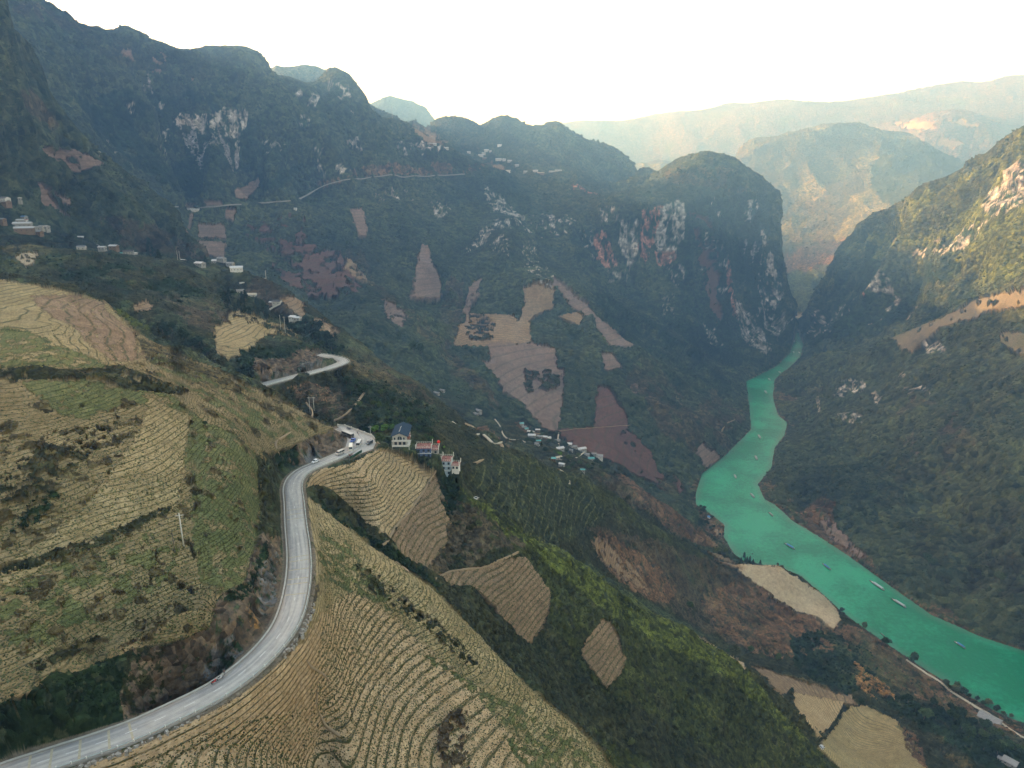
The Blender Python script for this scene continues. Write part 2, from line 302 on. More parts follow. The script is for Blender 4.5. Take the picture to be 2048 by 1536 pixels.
def carve(x, y, z):
    m = np.hypot(x, y) < 760
    m &= (np.hypot(x, y) > 120) & (x < 60) & (x > -330)
    xs, ys, zs = x[m], y[m], z[m].astype(float)
    flat = np.zeros(xs.shape); 
    for P, hw in ((ROADW, ROAD_HW), (ROAD2W, ROAD_HW+.3)):
        d, rz, _ = polydist(xs, ys, P)
        wgt = 1-sstep(hw+1.3, hw+7.0, d)
        zs = zs*(1-wgt)+(rz-.25)*wgt; flat = np.maximum(flat, 1-sstep(hw+1.5, hw+5, d))
    il = inpoly(xs, ys, LOT); dl, lz, _ = polydist(xs, ys, np.vstack([LOT, LOT[:1]]))
    wgt = np.where(il, 1.0, 1-sstep(.8, 6.0, dl)); zs = zs*(1-wgt)+(-140.35)*wgt*1.0
    flat = np.maximum(flat, np.where(il, 1.0, 1-sstep(1, 4, dl)))
    for (cx, cy, cz, r_) in PADS:
        dd = np.hypot(xs-cx, ys-cy); wgt = 1-sstep(r_, r_*1.7, dd); zs = zs*(1-wgt)+cz*wgt
    z = z.copy(); z[m] = zs; F = np.zeros(x.shape, np.float32); F[m] = flat
    return z, F
# ------------------------------------------------------------------ ground cover: what grows or lies where (outlines followed on the photograph, kept on their own slope by a distance range)
K_ = dict(  # colour a, colour b, mesh roughness, row strength, row height spacing (m), rock
  shrub =((.026,.042,.022),(.078,.086,.040), 1.0, 0, 9, 0),
  wood  =((.009,.019,.008),(.024,.040,.015), 1.3, 0, 9, 0),
  grass =((.026,.032,.010),(.066,.072,.022), .7, 0, 9, 0),
  bright=((.045,.056,.012),(.125,.140,.032), .9, 0, 9, 0),
  dgrass=((.018,.024,.010),(.056,.054,.024), .8, 0, 9, 0),
  tgrass=((.016,.022,.009),(.050,.056,.022), .6, .8, 6.0, 0),
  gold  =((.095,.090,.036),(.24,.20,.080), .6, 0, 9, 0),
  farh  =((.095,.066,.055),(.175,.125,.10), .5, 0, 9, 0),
  band  =((.13,.105,.07),(.20,.16,.105), .2, .3, 3.0, 0),
  olive =((.060,.052,.024),(.125,.100,.045), .6, 0, 9, 0),
  crop  =((.36,.245,.125),(.52,.38,.22), .08, 1.0, 1.7, 0),
  crop2 =((.24,.18,.085),(.40,.31,.16), .10, .85, 1.0, 0),
  gcrop =((.070,.090,.032),(.20,.19,.075), .15, .9, .9, 0),
  dry   =((.18,.135,.064),(.31,.235,.12), .12, .85, .8, 0),
  sand  =((.33,.245,.15),(.47,.37,.245), .10, .08, 3.0, 0),
  field =((.18,.115,.066),(.34,.235,.145), .14, .8, 2.6, 0),
  pink  =((.15,.10,.08),(.26,.18,.145), .2, .5, 9.0, 0),
  red   =((.095,.046,.036),(.15,.080,.060), .2, .45, 9.0, 0),
  earth =((.10,.06,.034),(.21,.125,.07), .9, 0, 9, 0),
  cut   =((.06,.050,.038),(.21,.145,.09), .75, 0, 9, .35),
  grock =((.07,.068,.064),(.185,.18,.175), .8, 0, 9, .6),
  rock  =((.10,.095,.09),(.44,.40,.36), .9, 0, 9, 1.0),
  orock =((.18,.07,.045),(.42,.21,.15), .9, 0, 9, 1.0),
  scrub =((.042,.036,.022),(.115,.088,.052), .8, 0, 9, 0),
  path  =((.36,.30,.20),(.44,.37,.26), .1, 0, 9, 0),
  orange=((.22,.12,.045),(.36,.21,.08), .5, 0, 9, .2),
)
PATCH = []
def patch(kind, rng, poly, jit=3.0, holes=0.0, jl=None): PATCH.append((kind, rng, poly, jit, holes, jl))

NEAR = (100, 640)
# --- far and middle mountains (default is shrub)
FAR = (1150, 3200)
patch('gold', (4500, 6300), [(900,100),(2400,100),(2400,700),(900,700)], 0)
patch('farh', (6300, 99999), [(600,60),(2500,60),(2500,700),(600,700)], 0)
patch('olive', (4000, 6300), [(1430,250),(1700,230),(1760,300),(1700,430),(1640,500),(1560,560),(1560,420),(1450,340)], 8, .35, 50)
patch('grass', (4000, 6300), [(1770,260),(1950,330),(1800,430),(1740,370)], 6)
patch('earth', (3200, 5400), [(1560,530),(1640,480),(1700,470),(1700,520),(1640,545),(1560,560)], 8, .3, 30)
patch('field', (5400, 7600), [(1790,250),(1920,240),(1960,252),(1900,260),(1800,262)], 6, .3, 30)
patch('field', (4700, 7600), [(1880,275),(1940,285),(1910,300),(1870,290)], 6, .3, 20)
patch('field', (5400, 7600), [(1960,225),(2048,215),(2048,245),(1990,242)], 6, .3, 20)
patch('bright', (2700, 4700), [(1565,545),(1690,540),(1680,600),(1600,660),(1565,650)], 4, .25, 14)  # sunlight on the valley floor put into the green cover colour
patch('sand', (2700, 4600), [(1576,628),(1608,630),(1600,644),(1580,640)], 2)
# J
patch('pink', (1100,1450), [(72,295),(150,300),(215,325),(160,345),(110,330),(75,310)], 4, .25, 16)
patch('pink', (1100,1450), [(60,370),(90,365),(140,400),(170,430),(140,432),(80,415)], 4, .1, 16)
patch('scrub', (1100,1450), [(0,180),(60,180),(125,250),(90,260),(20,210)], 6, .2, 20)
patch('scrub', (1050,1450), [(190,440),(320,455),(400,495),(420,520),(330,515),(250,500)], 6, .25, 20)
patch('grass', (1100,1450), [(20,260),(60,290),(160,400),(240,480),(215,485),(120,420),(30,320)], 8, .35, 20)
patch('wood', (1900, 2400), [(130,200),(300,180),(560,210),(640,260),(620,330),(560,380),(420,400),(300,380),(200,300)], 16, .3, 30)  # mountain face darkened in the colour so its haze looks bluer
patch('wood', (1900, 2765), [(1140,470),(1300,440),(1420,400),(1540,385),(1570,500),(1582,700),(1520,735),(1440,740),(1330,660),(1240,590),(1150,540)], 10, .12, 30)  # cliff scrub darkened in the colour, for a bluer haze over it
patch('wood', (2200, 2960), [(1590,660),(1660,560),(1715,460),(1760,460),(1800,540),(1780,640),(1700,680),(1620,690)], 8, .1, 26)
patch('wood', (1500, 2500), [(1180,560),(1300,640),(1400,720),(1480,790),(1400,790),(1280,690),(1190,620)], 10, .25, 26)
# L upper face rocks and clearings
patch('rock', FAR, [(358,230),(375,222),(395,225),(408,222),(408,262),(395,268),(380,250),(362,246)], 5, .22, 7)
patch('rock', FAR, [(440,215),(455,222),(480,220),(495,228),(492,255),(478,275),(440,275),(425,292),(418,270),(430,258),(425,240)], 5, .2, 7)
patch('rock', FAR, [(325,265),(342,258),(338,275),(326,290)], 4, .3, 7); patch('rock', FAR, [(318,205),(330,203),(328,215),(318,214)], 3, .2)
patch('rock', FAR, [(300,275),(312,278),(322,320),(314,322),(304,298)], 4, .3, 6); patch('rock', FAR, [(212,280),(217,280),(224,310),(218,312)], 3, .3, 6)
patch('rock', FAR, [(560,165),(580,160),(605,195),(595,200),(565,180)], 4, .35, 7); patch('rock', FAR, [(615,195),(630,200),(625,220),(612,215)], 3, .3, 6)
patch('rock', FAR, [(655,170),(680,170),(690,195),(700,240),(670,205)], 5, .5, 7); patch('rock', FAR, [(640,295),(655,305),(680,330),(690,350),(675,350),(650,320)], 4, .4, 6)
patch('rock', FAR, [(770,300),(800,290),(860,288),(900,300),(850,312),(790,318)], 5, .5, 7)
patch('pink', FAR, [(240,95),(330,100),(335,120),(310,145),(300,130),(245,110)], 6, .35, 16); patch('pink', FAR, [(375,128),(420,125),(400,150),(385,160)], 5, .3, 14); 
patch('scrub', FAR, [(20,10),(90,0),(190,60),(180,70),(80,40)], 6, .35, 20)
patch('dgrass', FAR, [(180,60),(520,110),(640,165),(560,190),(300,140),(120,80)], 12, .3, 40)
patch('grass', FAR, [(480,270),(570,260),(680,290),(900,320),(980,335),(700,340),(600,330)], 12, .45, 30)
patch('field', FAR, [(820,245),(850,262),(900,290),(870,290),(830,270)], 5, .3, 10)
# just above and below the far road
patch('field', FAR, [(355,415),(370,408),(390,416),(400,424),(355,424)], 2); patch('pink', FAR, [(412,405),(440,402),(448,412),(415,416)], 2, .1)
patch('pink', FAR, [(470,380),(520,357),(522,365),(495,398),(470,396)], 3, .1, 10)
patch('earth', FAR, [(620,372),(700,345),(900,325),(985,320),(985,345),(850,352),(690,360),(640,376)], 4, .5, 14)
patch('field', FAR, [(985,330),(1000,328),(1015,338),(1000,345),(985,344)], 2)
patch('pink', FAR, [(396,450),(450,446),(455,472),(396,474)], 3, .05, 10); patch('pink', FAR, [(452,418),(472,416),(470,440),(450,438)], 3, .1, 10)
patch('pink', FAR, [(390,480),(452,478),(450,512),(420,508)], 3, .1, 10); patch('pink', FAR, [(378,430),(388,428),(380,465),(372,462)], 2, .1, 10)
patch('red', FAR, [(605,500),(680,495),(700,540),(720,575),(700,590),(620,585),(605,560)], 5, .25, 16)
patch('red', FAR, [(555,545),(600,540),(605,575),(560,570)], 4, .15, 16); patch('red', FAR, [(480,440),(600,430),(640,520),(560,540)], 10, .6, 22)
patch('pink', FAR, [(700,418),(725,415),(738,455),(735,468),(718,468),(708,440)], 3, .1, 10)
patch('pink', (1100,2600), [(843,488),(856,486),(866,530),(882,560),(882,586),(822,586),(826,562),(834,530)], 3, .04, 12)
patch('olive', (1100,2600), [(690,480),(720,500),(800,600),(900,700),(990,790),(970,790),(860,690),(760,590),(695,520)], 5, .4, 12)
patch('field', (1100,2600), [(695,510),(735,545),(728,560),(690,535)], 4, .2, 10); patch('pink', (1100,2600), [(760,600),(790,610),(815,640),(800,660),(775,640)], 4, .15, 10)
patch('grass', (1100,2800), [(890,400),(960,400),(985,440),(900,450),(850,430)], 8, .25, 24)
patch('shrub', (1100,2600), [(740,470),(830,470),(830,590),(780,560)], 8, .3, 20)
# fields of the middle spur
SP = (1080, 2100)
patch('field', SP, [(935,620),(1020,628),(1035,640),(1010,690),(985,700),(905,690),(915,655),(930,640)], 3, .03, 12)
patch('dgrass', SP, [(940,625),(990,625),(990,690),(930,680)], 4, .55, 10)
patch('pink', SP, [(940,568),(962,555),(958,585),(945,600),(935,630),(925,620)], 4, .15, 10)
patch('field', SP, [(1045,578),(1090,570),(1108,575),(1108,612),(1075,622),(1060,640),(1062,688),(980,700),(1000,650),(1040,640),(1050,600)], 3, .03, 12)
patch('pink', SP, [(975,690),(1065,690),(1112,700),(1112,740),(1127,745),(1124,800),(1118,850),(1105,868),(1080,845),(1040,800),(1000,770),(955,725),(978,728)], 3, .05, 14)
patch('dgrass', SP, [(1045,745),(1100,745),(1120,760),(1115,785),(1050,785)], 4, .45, 10)
patch('red', SP, [(1192,780),(1215,780),(1250,830),(1258,860),(1200,868),(1250,880),(1290,920),(1270,935),(1220,920),(1120,868),(1112,855),(1188,850)], 3, .05, 14)
patch('pink', SP, [(1105,555),(1130,580),(1160,605),(1200,635),(1230,650),(1262,678),(1280,695),(1250,700),(1215,690),(1180,640),(1140,610),(1105,572)], 3, .06, 12)
patch('field', SP, [(1118,628),(1150,622),(1168,635),(1158,652),(1140,640)], 3, .08, 10)
patch('pink', SP, [(1200,708),(1225,706),(1246,735),(1212,744)], 3, .1, 10); patch('pink', SP, [(1258,765),(1280,762),(1290,780),(1265,786)], 3, .08, 10)
patch('scrub', SP, [(1295,810),(1320,805),(1337,828),(1315,842)], 3, .1, 10); patch('olive', SP, [(1416,775),(1430,780),(1447,800),(1442,812),(1428,800)], 2, .05, 10)
patch('red', SP, [(1260,900),(1360,960),(1372,985),(1340,985),(1290,945)], 4, .2, 14); patch('olive', SP, [(1310,950),(1345,955),(1360,990),(1335,985)], 3, .2, 10)
patch('pink', SP, [(1382,905),(1402,888),(1440,912),(1432,925),(1412,935),(1400,915)], 2, .05, 8)
patch('scrub', SP, [(1290,850),(1440,800),(1495,830),(1450,900),(1380,900)], 8, .5, 22)
patch('red', SP, [(1100,862),(1190,850),(1262,862),(1305,905),(1330,950),(1290,950),(1235,932),(1180,905),(1120,880)], 4, .2, 14)
patch('scrub', SP, [(895,560),(930,560),(925,620),(900,700),(960,760),(1000,810),(980,815),(900,730),(880,640)], 6, .35, 16)
patch('scrub', SP, [(1290,700),(1350,760),(1400,830),(1380,880),(1300,840),(1250,760)], 8, .45, 18)
# rocks of the middle cliff band
CF = (1900, 2760)
patch('rock', CF, [(970,375),(1010,390),(1035,410),(1058,440),(1058,465),(1030,462),(1005,430),(985,420)], 7, .42, 8)
patch('rock', CF, [(960,462),(1000,445),(1022,450),(1020,465),(990,460),(965,480),(930,492)], 5, .4, 8); patch('rock', CF, [(730,385),(780,380),(830,372),(830,400),(790,420),(740,410)], 7, .7, 8)
patch('rock', CF, [(1050,430),(1110,420),(1160,440),(1170,480),(1120,470),(1060,470)], 8, .62, 8)
patch('orock', CF, [(1185,470),(1215,465),(1225,500),(1235,530),(1215,540),(1190,520)], 4, .12, 8)
patch('rock', CF, [(1235,450),(1290,450),(1280,490),(1262,530),(1255,545),(1240,500)], 6, .3, 8)
patch('orock', CF, [(1280,430),(1320,425),(1318,470),(1300,500),(1285,530),(1275,510)], 4, .1, 8)
patch('rock', CF, [(1315,425),(1345,408),(1362,420),(1358,460),(1350,500),(1345,530),(1320,525),(1312,480)], 4, .08, 8)
patch('orock', CF, [(1310,500),(1345,505),(1340,532),(1318,532)], 4, .4, 8)
patch('rock', CF, [(1160,470),(1185,455),(1185,520),(1160,500)], 5, .6, 8)
patch('orock', CF, [(1445,510),(1460,540),(1478,600),(1480,640),(1462,600),(1448,560)], 4, .15, 7)
patch('rock', CF, [(1395,470),(1440,500),(1470,580),(1480,620),(1450,600),(1400,560)], 8, .75, 7); patch('red', CF, [(1370,430),(1400,440),(1420,520),(1440,600),(1430,650),(1400,560)], 8, .45, 12)
patch('rock', CF, [(1478,590),(1500,620),(1540,660),(1545,700),(1520,718),(1490,690),(1475,640)], 6, .12, 6)
patch('rock', CF, [(1520,460),(1540,470),(1560,560),(1570,640),(1560,690),(1540,620),(1525,540)], 7, .5, 6); patch('rock', CF, [(1395,640),(1420,660),(1440,700),(1420,690)], 5, .5, 6)
patch('orock', CF, [(1140,370),(1180,375),(1210,390),(1180,392),(1150,382)], 4, .35, 10); patch('olive', (2500,3000), [(1330,340),(1450,340),(1510,385),(1400,380),(1330,370)], 6, .5, 16)
patch('grass', (2400,3400), [(1000,400),(1200,400),(1300,420),(1250,440),(1100,430)], 12, .5, 26); patch('dgrass', (2700,3500), [(870,240),(1030,250),(1260,300),(1300,350),(900,310)], 12, .4, 26)
# right cliffs R2
R2r = (1900, 2960)
patch('bright', R2r, [(1700,500),(1760,450),(1900,360),(2048,260),(2400,200),(2400,560),(2048,560),(1990,560),(1930,500),(1850,470),(1740,520)], 8, .25, 26)
patch('grass', R2r, [(1760,470),(1860,400),(2000,310),(2048,300),(2048,330),(1940,400),(1850,450),(1780,490)], 8, .35, 20)
patch('rock', R2r, [(2015,330),(2048,318),(2110,320),(2100,410),(2040,420),(1990,442),(1968,415),(1978,385),(2000,370)], 4, .04, 8)
patch('rock', R2r, [(1880,470),(1895,455),(1935,450),(1980,440),(1960,465),(1900,500),(1870,500)], 5, .4, 8)
patch('rock', R2r, [(1740,530),(1765,520),(1775,560),(1760,620),(1730,645),(1738,580)], 5, .12, 6); patch('orock', R2r, [(1738,590),(1748,590),(1742,640),(1730,640)], 3, .3, 6)
patch('rock', R2r, [(1640,640),(1700,590),(1700,640),(1650,670),(1625,680)], 6, .7, 7); patch('rock', R2r, [(1780,610),(1810,590),(1820,610),(1790,640)], 5, .45, 7)
patch('rock', R2r, [(1800,480),(1870,450),(1880,500),(1810,520)], 8, .65, 7); patch('rock', R2r, [(1955,520),(1965,515),(1962,540),(1955,545)], 2, .3, 7)
patch('wood', R2r, [(1700,560),(1830,520),(1900,500),(1940,520),(1930,600),(1800,650),(1690,690)], 12, .4, 20)
# right slope R1
R1r = (950, 2300)
patch('band', R1r, [(1785,680),(1830,655),(1950,605),(2048,578),(2200,560),(2200,650),(2048,612),(1990,618),(1940,640),(1880,650),(1820,700),(1800,698)], 3, .05, 14)
patch('band', R1r, [(2000,662),(2048,660),(2200,700),(2200,760),(2048,710),(2000,685)], 3, .08, 12)
patch('grass', R1r, [(1880,655),(1990,620),(2048,615),(2200,650),(2048,655),(2000,665),(1960,700),(1890,700)], 6, .2, 22)
patch('grass', R1r, [(1720,700),(1800,690),(1850,720),(1950,720),(1900,780),(1800,760),(1720,730)], 10, .5, 26)
patch('rock', R1r, [(1840,680),(1870,672),(1880,690),(1845,698)], 3, .4, 5); patch('rock', R1r, [(1790,740),(1812,742),(1808,756),(1792,752)], 3, .3, 5)
patch('rock', R1r, [(1690,768),(1725,760),(1728,775),(1712,785),(1700,780),(1688,800),(1672,800),(1682,780)], 4, .35, 5)
patch('rock', R1r, [(1805,772),(1850,770),(1862,785),(1830,782),(1808,785)], 4, .35, 5); patch('rock', R1r, [(1640,800),(1648,800),(1646,830),(1638,840)], 2, .2, 5)
patch('rock', R1r, [(1680,835),(1728,835),(1725,850),(1690,852)], 4, .3, 5); patch('rock', R1r, [(1740,780),(1762,790),(1755,810)], 4, .45, 5)
patch('scrub', R1r, [(1598,770),(1640,765),(1645,785),(1605,788)], 5, .3, 12)
patch('earth', R1r, [(1590,1020),(1625,1000),(1650,990),(1670,1010),(1665,1050),(1700,1080),(1735,1115),(1760,1140),(1720,1120),(1640,1072)], 5, .35, 10)
patch('pink', R1r, [(1635,1035),(1660,1030),(1700,1075),(1735,1110),(1720,1118),(1660,1075)], 4, .25, 8)
patch('scrub', R1r, [(1780,800),(1900,800),(1960,900),(1900,950),(1800,900)], 14, .6, 26); patch('dgrass', R1r, [(1750,900),(1900,950),(2048,900),(2048,1200),(1900,1180),(1750,1050)], 20, .5, 34)
patch('grass', R1r, [(1700,840),(1850,820),(2000,860),(2048,1100),(1900,1100),(1760,960)], 20, .72, 24)
patch('pink', R1r, [(2048,690),(2120,700),(2120,730),(2048,720)], 2)
# --- spur C, villages
CR = (560, 1200)
patch('dgrass', CR, [(0,440),(560,540),(760,650),(1000,900),(560,640),(0,560)], 6, .3, 20)
patch('scrub', CR, [(490,575),(525,555),(560,590),(600,625),(580,640),(530,620),(490,605)], 4, .1, 12)
patch('field', CR, [(560,600),(600,595),(608,618),(608,640),(570,618)], 4, .12, 8); patch('field', CR, [(628,640),(640,638),(670,660),(680,665),(665,675),(640,665)], 4, .15, 8)
patch('scrub', CR, [(690,672),(740,690),(800,745),(870,800),(860,815),(740,742),(700,720)], 5, .35, 14)
patch('wood', (560,1200), [(430,585),(530,605),(540,630),(620,650),(690,700),(660,712),(560,640),(450,620)], 4, .1, 12)
patch('earth', (640,1200), [(950,850),(990,870),(1030,885),(1000,900),(960,880)], 4, .2, 12)
patch('olive', (500,1000), [(680,705),(760,745),(830,800),(880,830),(850,830),(760,780),(700,735)], 4, .3, 10)
# --- hill B
BR = (520, 900)
patch('dgrass', BR, [(0,495),(330,520),(560,640),(660,700),(640,715),(500,705),(420,740),(200,600),(0,560)], 3, .35, 30)
patch('wood', BR, [(90,500),(250,520),(350,560),(420,590),(380,620),(250,590),(120,560)], 12, .5, 24)
patch('scrub', BR, [(330,600),(420,600),(470,640),(440,670),(380,650)], 8, .35, 16)
patch('olive', BR, [(0,495),(100,492),(110,500),(60,525),(40,545),(20,510)], 3, .2, 10); patch('sand', BR, [(28,515),(60,500),(80,505),(70,520),(60,530),(50,535)], 3, .3, 8)
patch('field', BR, [(262,612),(295,605),(310,615),(300,622),(270,622)], 3, .1, 10)
patch('crop2', BR, [(430,650),(470,640),(510,650),(540,665),(510,690),(480,715),(455,720),(430,700)], 4, .05, 10)
patch('crop2', BR, [(440,640),(470,620),(560,650),(600,672),(540,672),(500,655)], 6, .4, 10)
patch('wood', BR, [(480,700),(520,690),(640,690),(640,702),(600,705),(560,707),(520,715),(500,765),(470,740)], 4, .2, 12)
patch('cut', (500,640), [(512,712),(530,715),(560,708),(580,706),(600,700),(640,702),(645,712),(640,735),(560,760),(530,768),(508,740)], 3, .06, 8)
patch('grock', (500,640), [(600,722),(640,712),(642,732),(560,755),(520,764),(540,745),(590,745)], 4, .35, 6)
# --- ravine under second bend
patch('dgrass', (400,640), [(500,770),(560,765),(690,728),(760,760),(880,830),(1000,890),(900,900),(760,870),(690,862),(600,820)], 3)
patch('earth', (430,640), [(570,775),(620,765),(660,770),(680,790),(660,800),(600,790)], 4, .5, 8)
patch('scrub', (420,640), [(560,775),(690,770),(700,830),(660,835),(600,800)], 6, .45, 12)
patch('wood', (400,640), [(680,745),(760,765),(860,815),(880,840),(830,870),(720,855),(690,800)], 6, .3, 14)
# --- hill A fields
A_ = (100, 660)
patch('olive', A_, [(-400,540),(0,560),(110,578),(210,605),(270,665),(340,700),(430,740),(500,775),(560,800),(620,833),(690,862),(640,870),(560,900),(530,920),(516,1000),(516,1070),(488,1164),(440,1192),(419,1255),(349,1283),(272,1297),(105,1366),(0,1415),(-400,1500)], 2)
patch('dry', A_, [(-400,540),(0,560),(110,578),(210,605),(270,665),(340,700),(430,740),(500,775),(560,800),(620,833),(690,862),(640,870),(560,900),(530,920),(516,1000),(516,1070),(488,1164),(440,1192),(419,1255),(349,1283),(272,1297),(105,1366),(0,1415),(-400,1500)], 2, .25, 22)
patch('crop2', A_, [(-400,560),(0,560),(110,578),(210,605),(270,665),(300,690),(290,720),(200,740),(0,735),(-400,735)], 3, .1, 18)
patch('field', A_, [(60,590),(150,592),(212,606),(205,618),(270,665),(275,700),(295,715),(230,725),(180,690),(140,650),(80,620)], 4, .15, 14)
patch('olive', A_, [(265,670),(340,700),(430,742),(470,765),(430,775),(350,740),(280,700)], 5, .15, 10)
patch('gcrop', A_, [(0,655),(60,665),(120,690),(180,715),(215,735),(120,742),(0,735)], 4, .3, 16)
patch('bright', A_, [(222,617),(240,620),(275,640),(310,660),(300,668),(255,650)], 3, .15, 8)
patch('dgrass', A_, [(0,735),(120,742),(200,740),(240,730),(330,768),(380,780),(360,790),(250,780),(200,762),(0,760)], 4, .15, 12)
patch('gcrop', A_, [(40,765),(200,762),(260,785),(235,815),(175,840),(120,830),(80,800)], 4, .15, 12)
patch('gcrop', A_, [(240,780),(340,790),(400,840),(480,870),(525,930),(516,1070),(488,1164),(440,1192),(400,1160),(380,1010),(390,950),(340,880),(330,830),(250,800)], 6, .3, 18)
patch('crop2', A_, [(300,800),(380,830),(370,900),(355,1010),(300,1040),(200,1090),(0,1180),(0,1130),(130,1050),(220,950),(280,860)], 6, .12, 18)
patch('dgrass', A_, [(510,900),(560,915),(570,960),(572,1010),(560,1100),(520,1130),(516,1000)], 4, .15, 12)
patch('dgrass', A_, [(0,1130),(100,1108),(200,1070),(340,1010),(345,1020),(210,1090),(110,1125),(0,1150)], 4, .15, 10)
patch('dgrass', A_, [(0,950),(80,900),(160,880),(240,830),(235,850),(170,920),(60,1000),(0,1010)], 8, .55, 14)
patch('gcrop', A_, [(0,1170),(120,1120),(300,1060),(380,1080),(330,1180),(180,1250),(0,1330)], 12, .55, 22)
patch('gcrop', A_, [(300,700),(420,745),(560,810),(640,860),(560,880),(480,860),(400,800),(320,760)], 10, .6, 18)
patch('wood', A_, [(60,1010),(100,980),(120,990),(70,1050),(20,1070)], 6, .4, 10)
patch('dgrass', A_, [(60,1330),(200,1275),(200,1285),(80,1345)], 4, .3, 8)
patch('wood', A_, [(-400,1500),(0,1415),(105,1366),(209,1321),(272,1297),(290,1320),(260,1400),(240,1452),(120,1510),(0,1560),(-400,1600)], 4, .2, 14)
patch('cut', A_, [(265,1300),(349,1285),(420,1257),(440,1194),(488,1166),(516,1072),(560,1080),(568,1170),(548,1240),(500,1302),(435,1358),(355,1408),(250,1450),(240,1400)], 3, .12, 9)
patch('dgrass', A_, [(250,1300),(330,1290),(330,1400),(250,1445)], 8, .5, 10)
patch('grock', A_, [(425,1290),(470,1270),(490,1300),(440,1350),(410,1370),(405,1330)], 5, .35, 6); patch('grock', A_, [(515,1130),(550,1110),(552,1200),(530,1230),(515,1190)], 5, .45, 6)
patch('orange', A_, [(490,1210),(505,1225),(525,1255),(505,1262),(495,1245)], 4, .45, 6); patch('wood', A_, [(440,1195),(500,1160),(520,1090),(530,1120),(500,1190),(455,1215)], 5, .35, 8)
patch('cut', (250,480), [(560,906),(600,884),(640,868),(675,858),(692,864),(694,884),(688,900),(640,920),(600,932),(570,925)], 2, .05, 8)
patch('grock', (250,480), [(612,905),(640,895),(645,918),(612,925)], 3, .15, 6); patch('grock', (250,480), [(680,862),(690,864),(692,884),(684,880)], 2, .3, 6)
patch('wood', (250,480), [(556,905),(600,886),(606,905),(600,930),(565,935)], 3, .15, 8)
# --- slope between lot, gully and spur E
patch('dgrass', (250,760), [(612,960),(760,900),(900,950),(1100,1090),(1300,1220),(1700,1536),(1900,1700),(1250,1700),(1200,1470),(1010,1330),(860,1170),(640,1010)], 2)
patch('grass', (290,560), [(900,960),(1000,1030),(1100,1088),(1250,1190),(1400,1275),(1500,1340),(1600,1430),(1720,1560),(1500,1560),(1350,1450),(1200,1380),(1060,1200),(1000,1100),(920,1010)], 5, .22, 16)
patch('bright', (290,560), [(920,975),(1000,1028),(1100,1088),(1250,1190),(1400,1275),(1500,1340),(1640,1470),(1600,1480),(1480,1380),(1350,1300),(1230,1240),(1120,1150),(1060,1090),(960,1030)], 6, .3, 12)  # rim light along the crest put into the grass colour
patch('dgrass', (290,560), [(1030,1300),(1150,1400),(1300,1500),(1400,1560),(1250,1560),(1100,1430)], 6, .2, 16)
patch('crop', (280,420), [(628,940),(700,928),(752,900),(800,908),(860,935),(870,948),(840,1000),(800,1040),(778,1080),(740,1050),(700,1010),(650,985),(612,975)], 3, .02, 10)
patch('field', (280,420), [(868,950),(885,975),(895,1010),(905,1060),(880,1110),(860,1135),(830,1130),(800,1110),(780,1080),(800,1045),(840,1000)], 3, .04, 10)
patch('scrub', (280,420), [(885,975),(905,990),(1000,1040),(1060,1090),(980,1100),(930,1140),(870,1150),(850,1140),(900,1080)], 5, .3, 12)
patch('field', (270,420), [(870,1150),(920,1140),(975,1130),(1010,1118),(1050,1112),(1070,1140),(1100,1185),(1095,1225),(1080,1260),(1060,1285),(1030,1270),(985,1210),(950,1175),(900,1170)], 3, .02, 10)
patch('field', (270,460), [(1200,1240),(1215,1245),(1232,1270),(1250,1320),(1240,1350),(1215,1375),(1190,1345),(1165,1310),(1170,1280)], 3, .02, 10)
patch('wood', (290,440), [(880,950),(915,960),(925,1000),(900,1040),(885,1000)], 4, .25, 10); patch('wood', (260,330), [(640,1000),(700,1050),(800,1110),(880,1170),(860,1175),(740,1095),(640,1020)], 5, .3, 10)
# --- F
F_ = (120, 300)
patch('crop2', F_, [(612,990),(640,1012),(740,1090),(860,1172),(960,1272),(1050,1370),(1150,1452),(1260,1560),(1400,1700),(-200,1700),(60,1560),(270,1478),(455,1385),(585,1280),(626,1157)], 2, .04, 14)
patch('crop', F_, [(600,1290),(640,1230),(700,1180),(760,1210),(860,1300),(960,1380),(1000,1450),(1100,1530),(1100,1700),(-100,1700),(100,1570),(270,1482),(455,1390),(560,1320)], 5, .04, 16)
patch('gcrop', F_, [(840,1300),(980,1390),(1140,1470),(1210,1530),(1060,1560),(990,1430)], 8, .5, 14); patch('gcrop', F_, [(640,1060),(700,1090),(760,1170),(820,1260),(740,1200),(640,1160)], 8, .5, 14)
patch('dgrass', F_, [(700,1120),(760,1160),(900,1260),(960,1330),(930,1330),(860,1260),(740,1180)], 5, .55, 10)
patch('dgrass', F_, [(604,960),(622,955),(616,990),(612,1040),(618,1100),(606,1100)], 3, .2, 8); patch('scrub', F_, [(560,1320),(610,1260),(640,1180),(628,1160),(600,1240),(540,1320),(455,1386),(300,1460),(310,1472),(470,1400)], 3, .35, 8)
patch('scrub', F_, [(870,1450),(930,1420),(950,1536),(880,1600)], 10, .55, 12); patch('grass', (200,330), [(1200,1480),(1300,1520),(1350,1600),(1260,1600),(1210,1520)], 4, .2, 10)
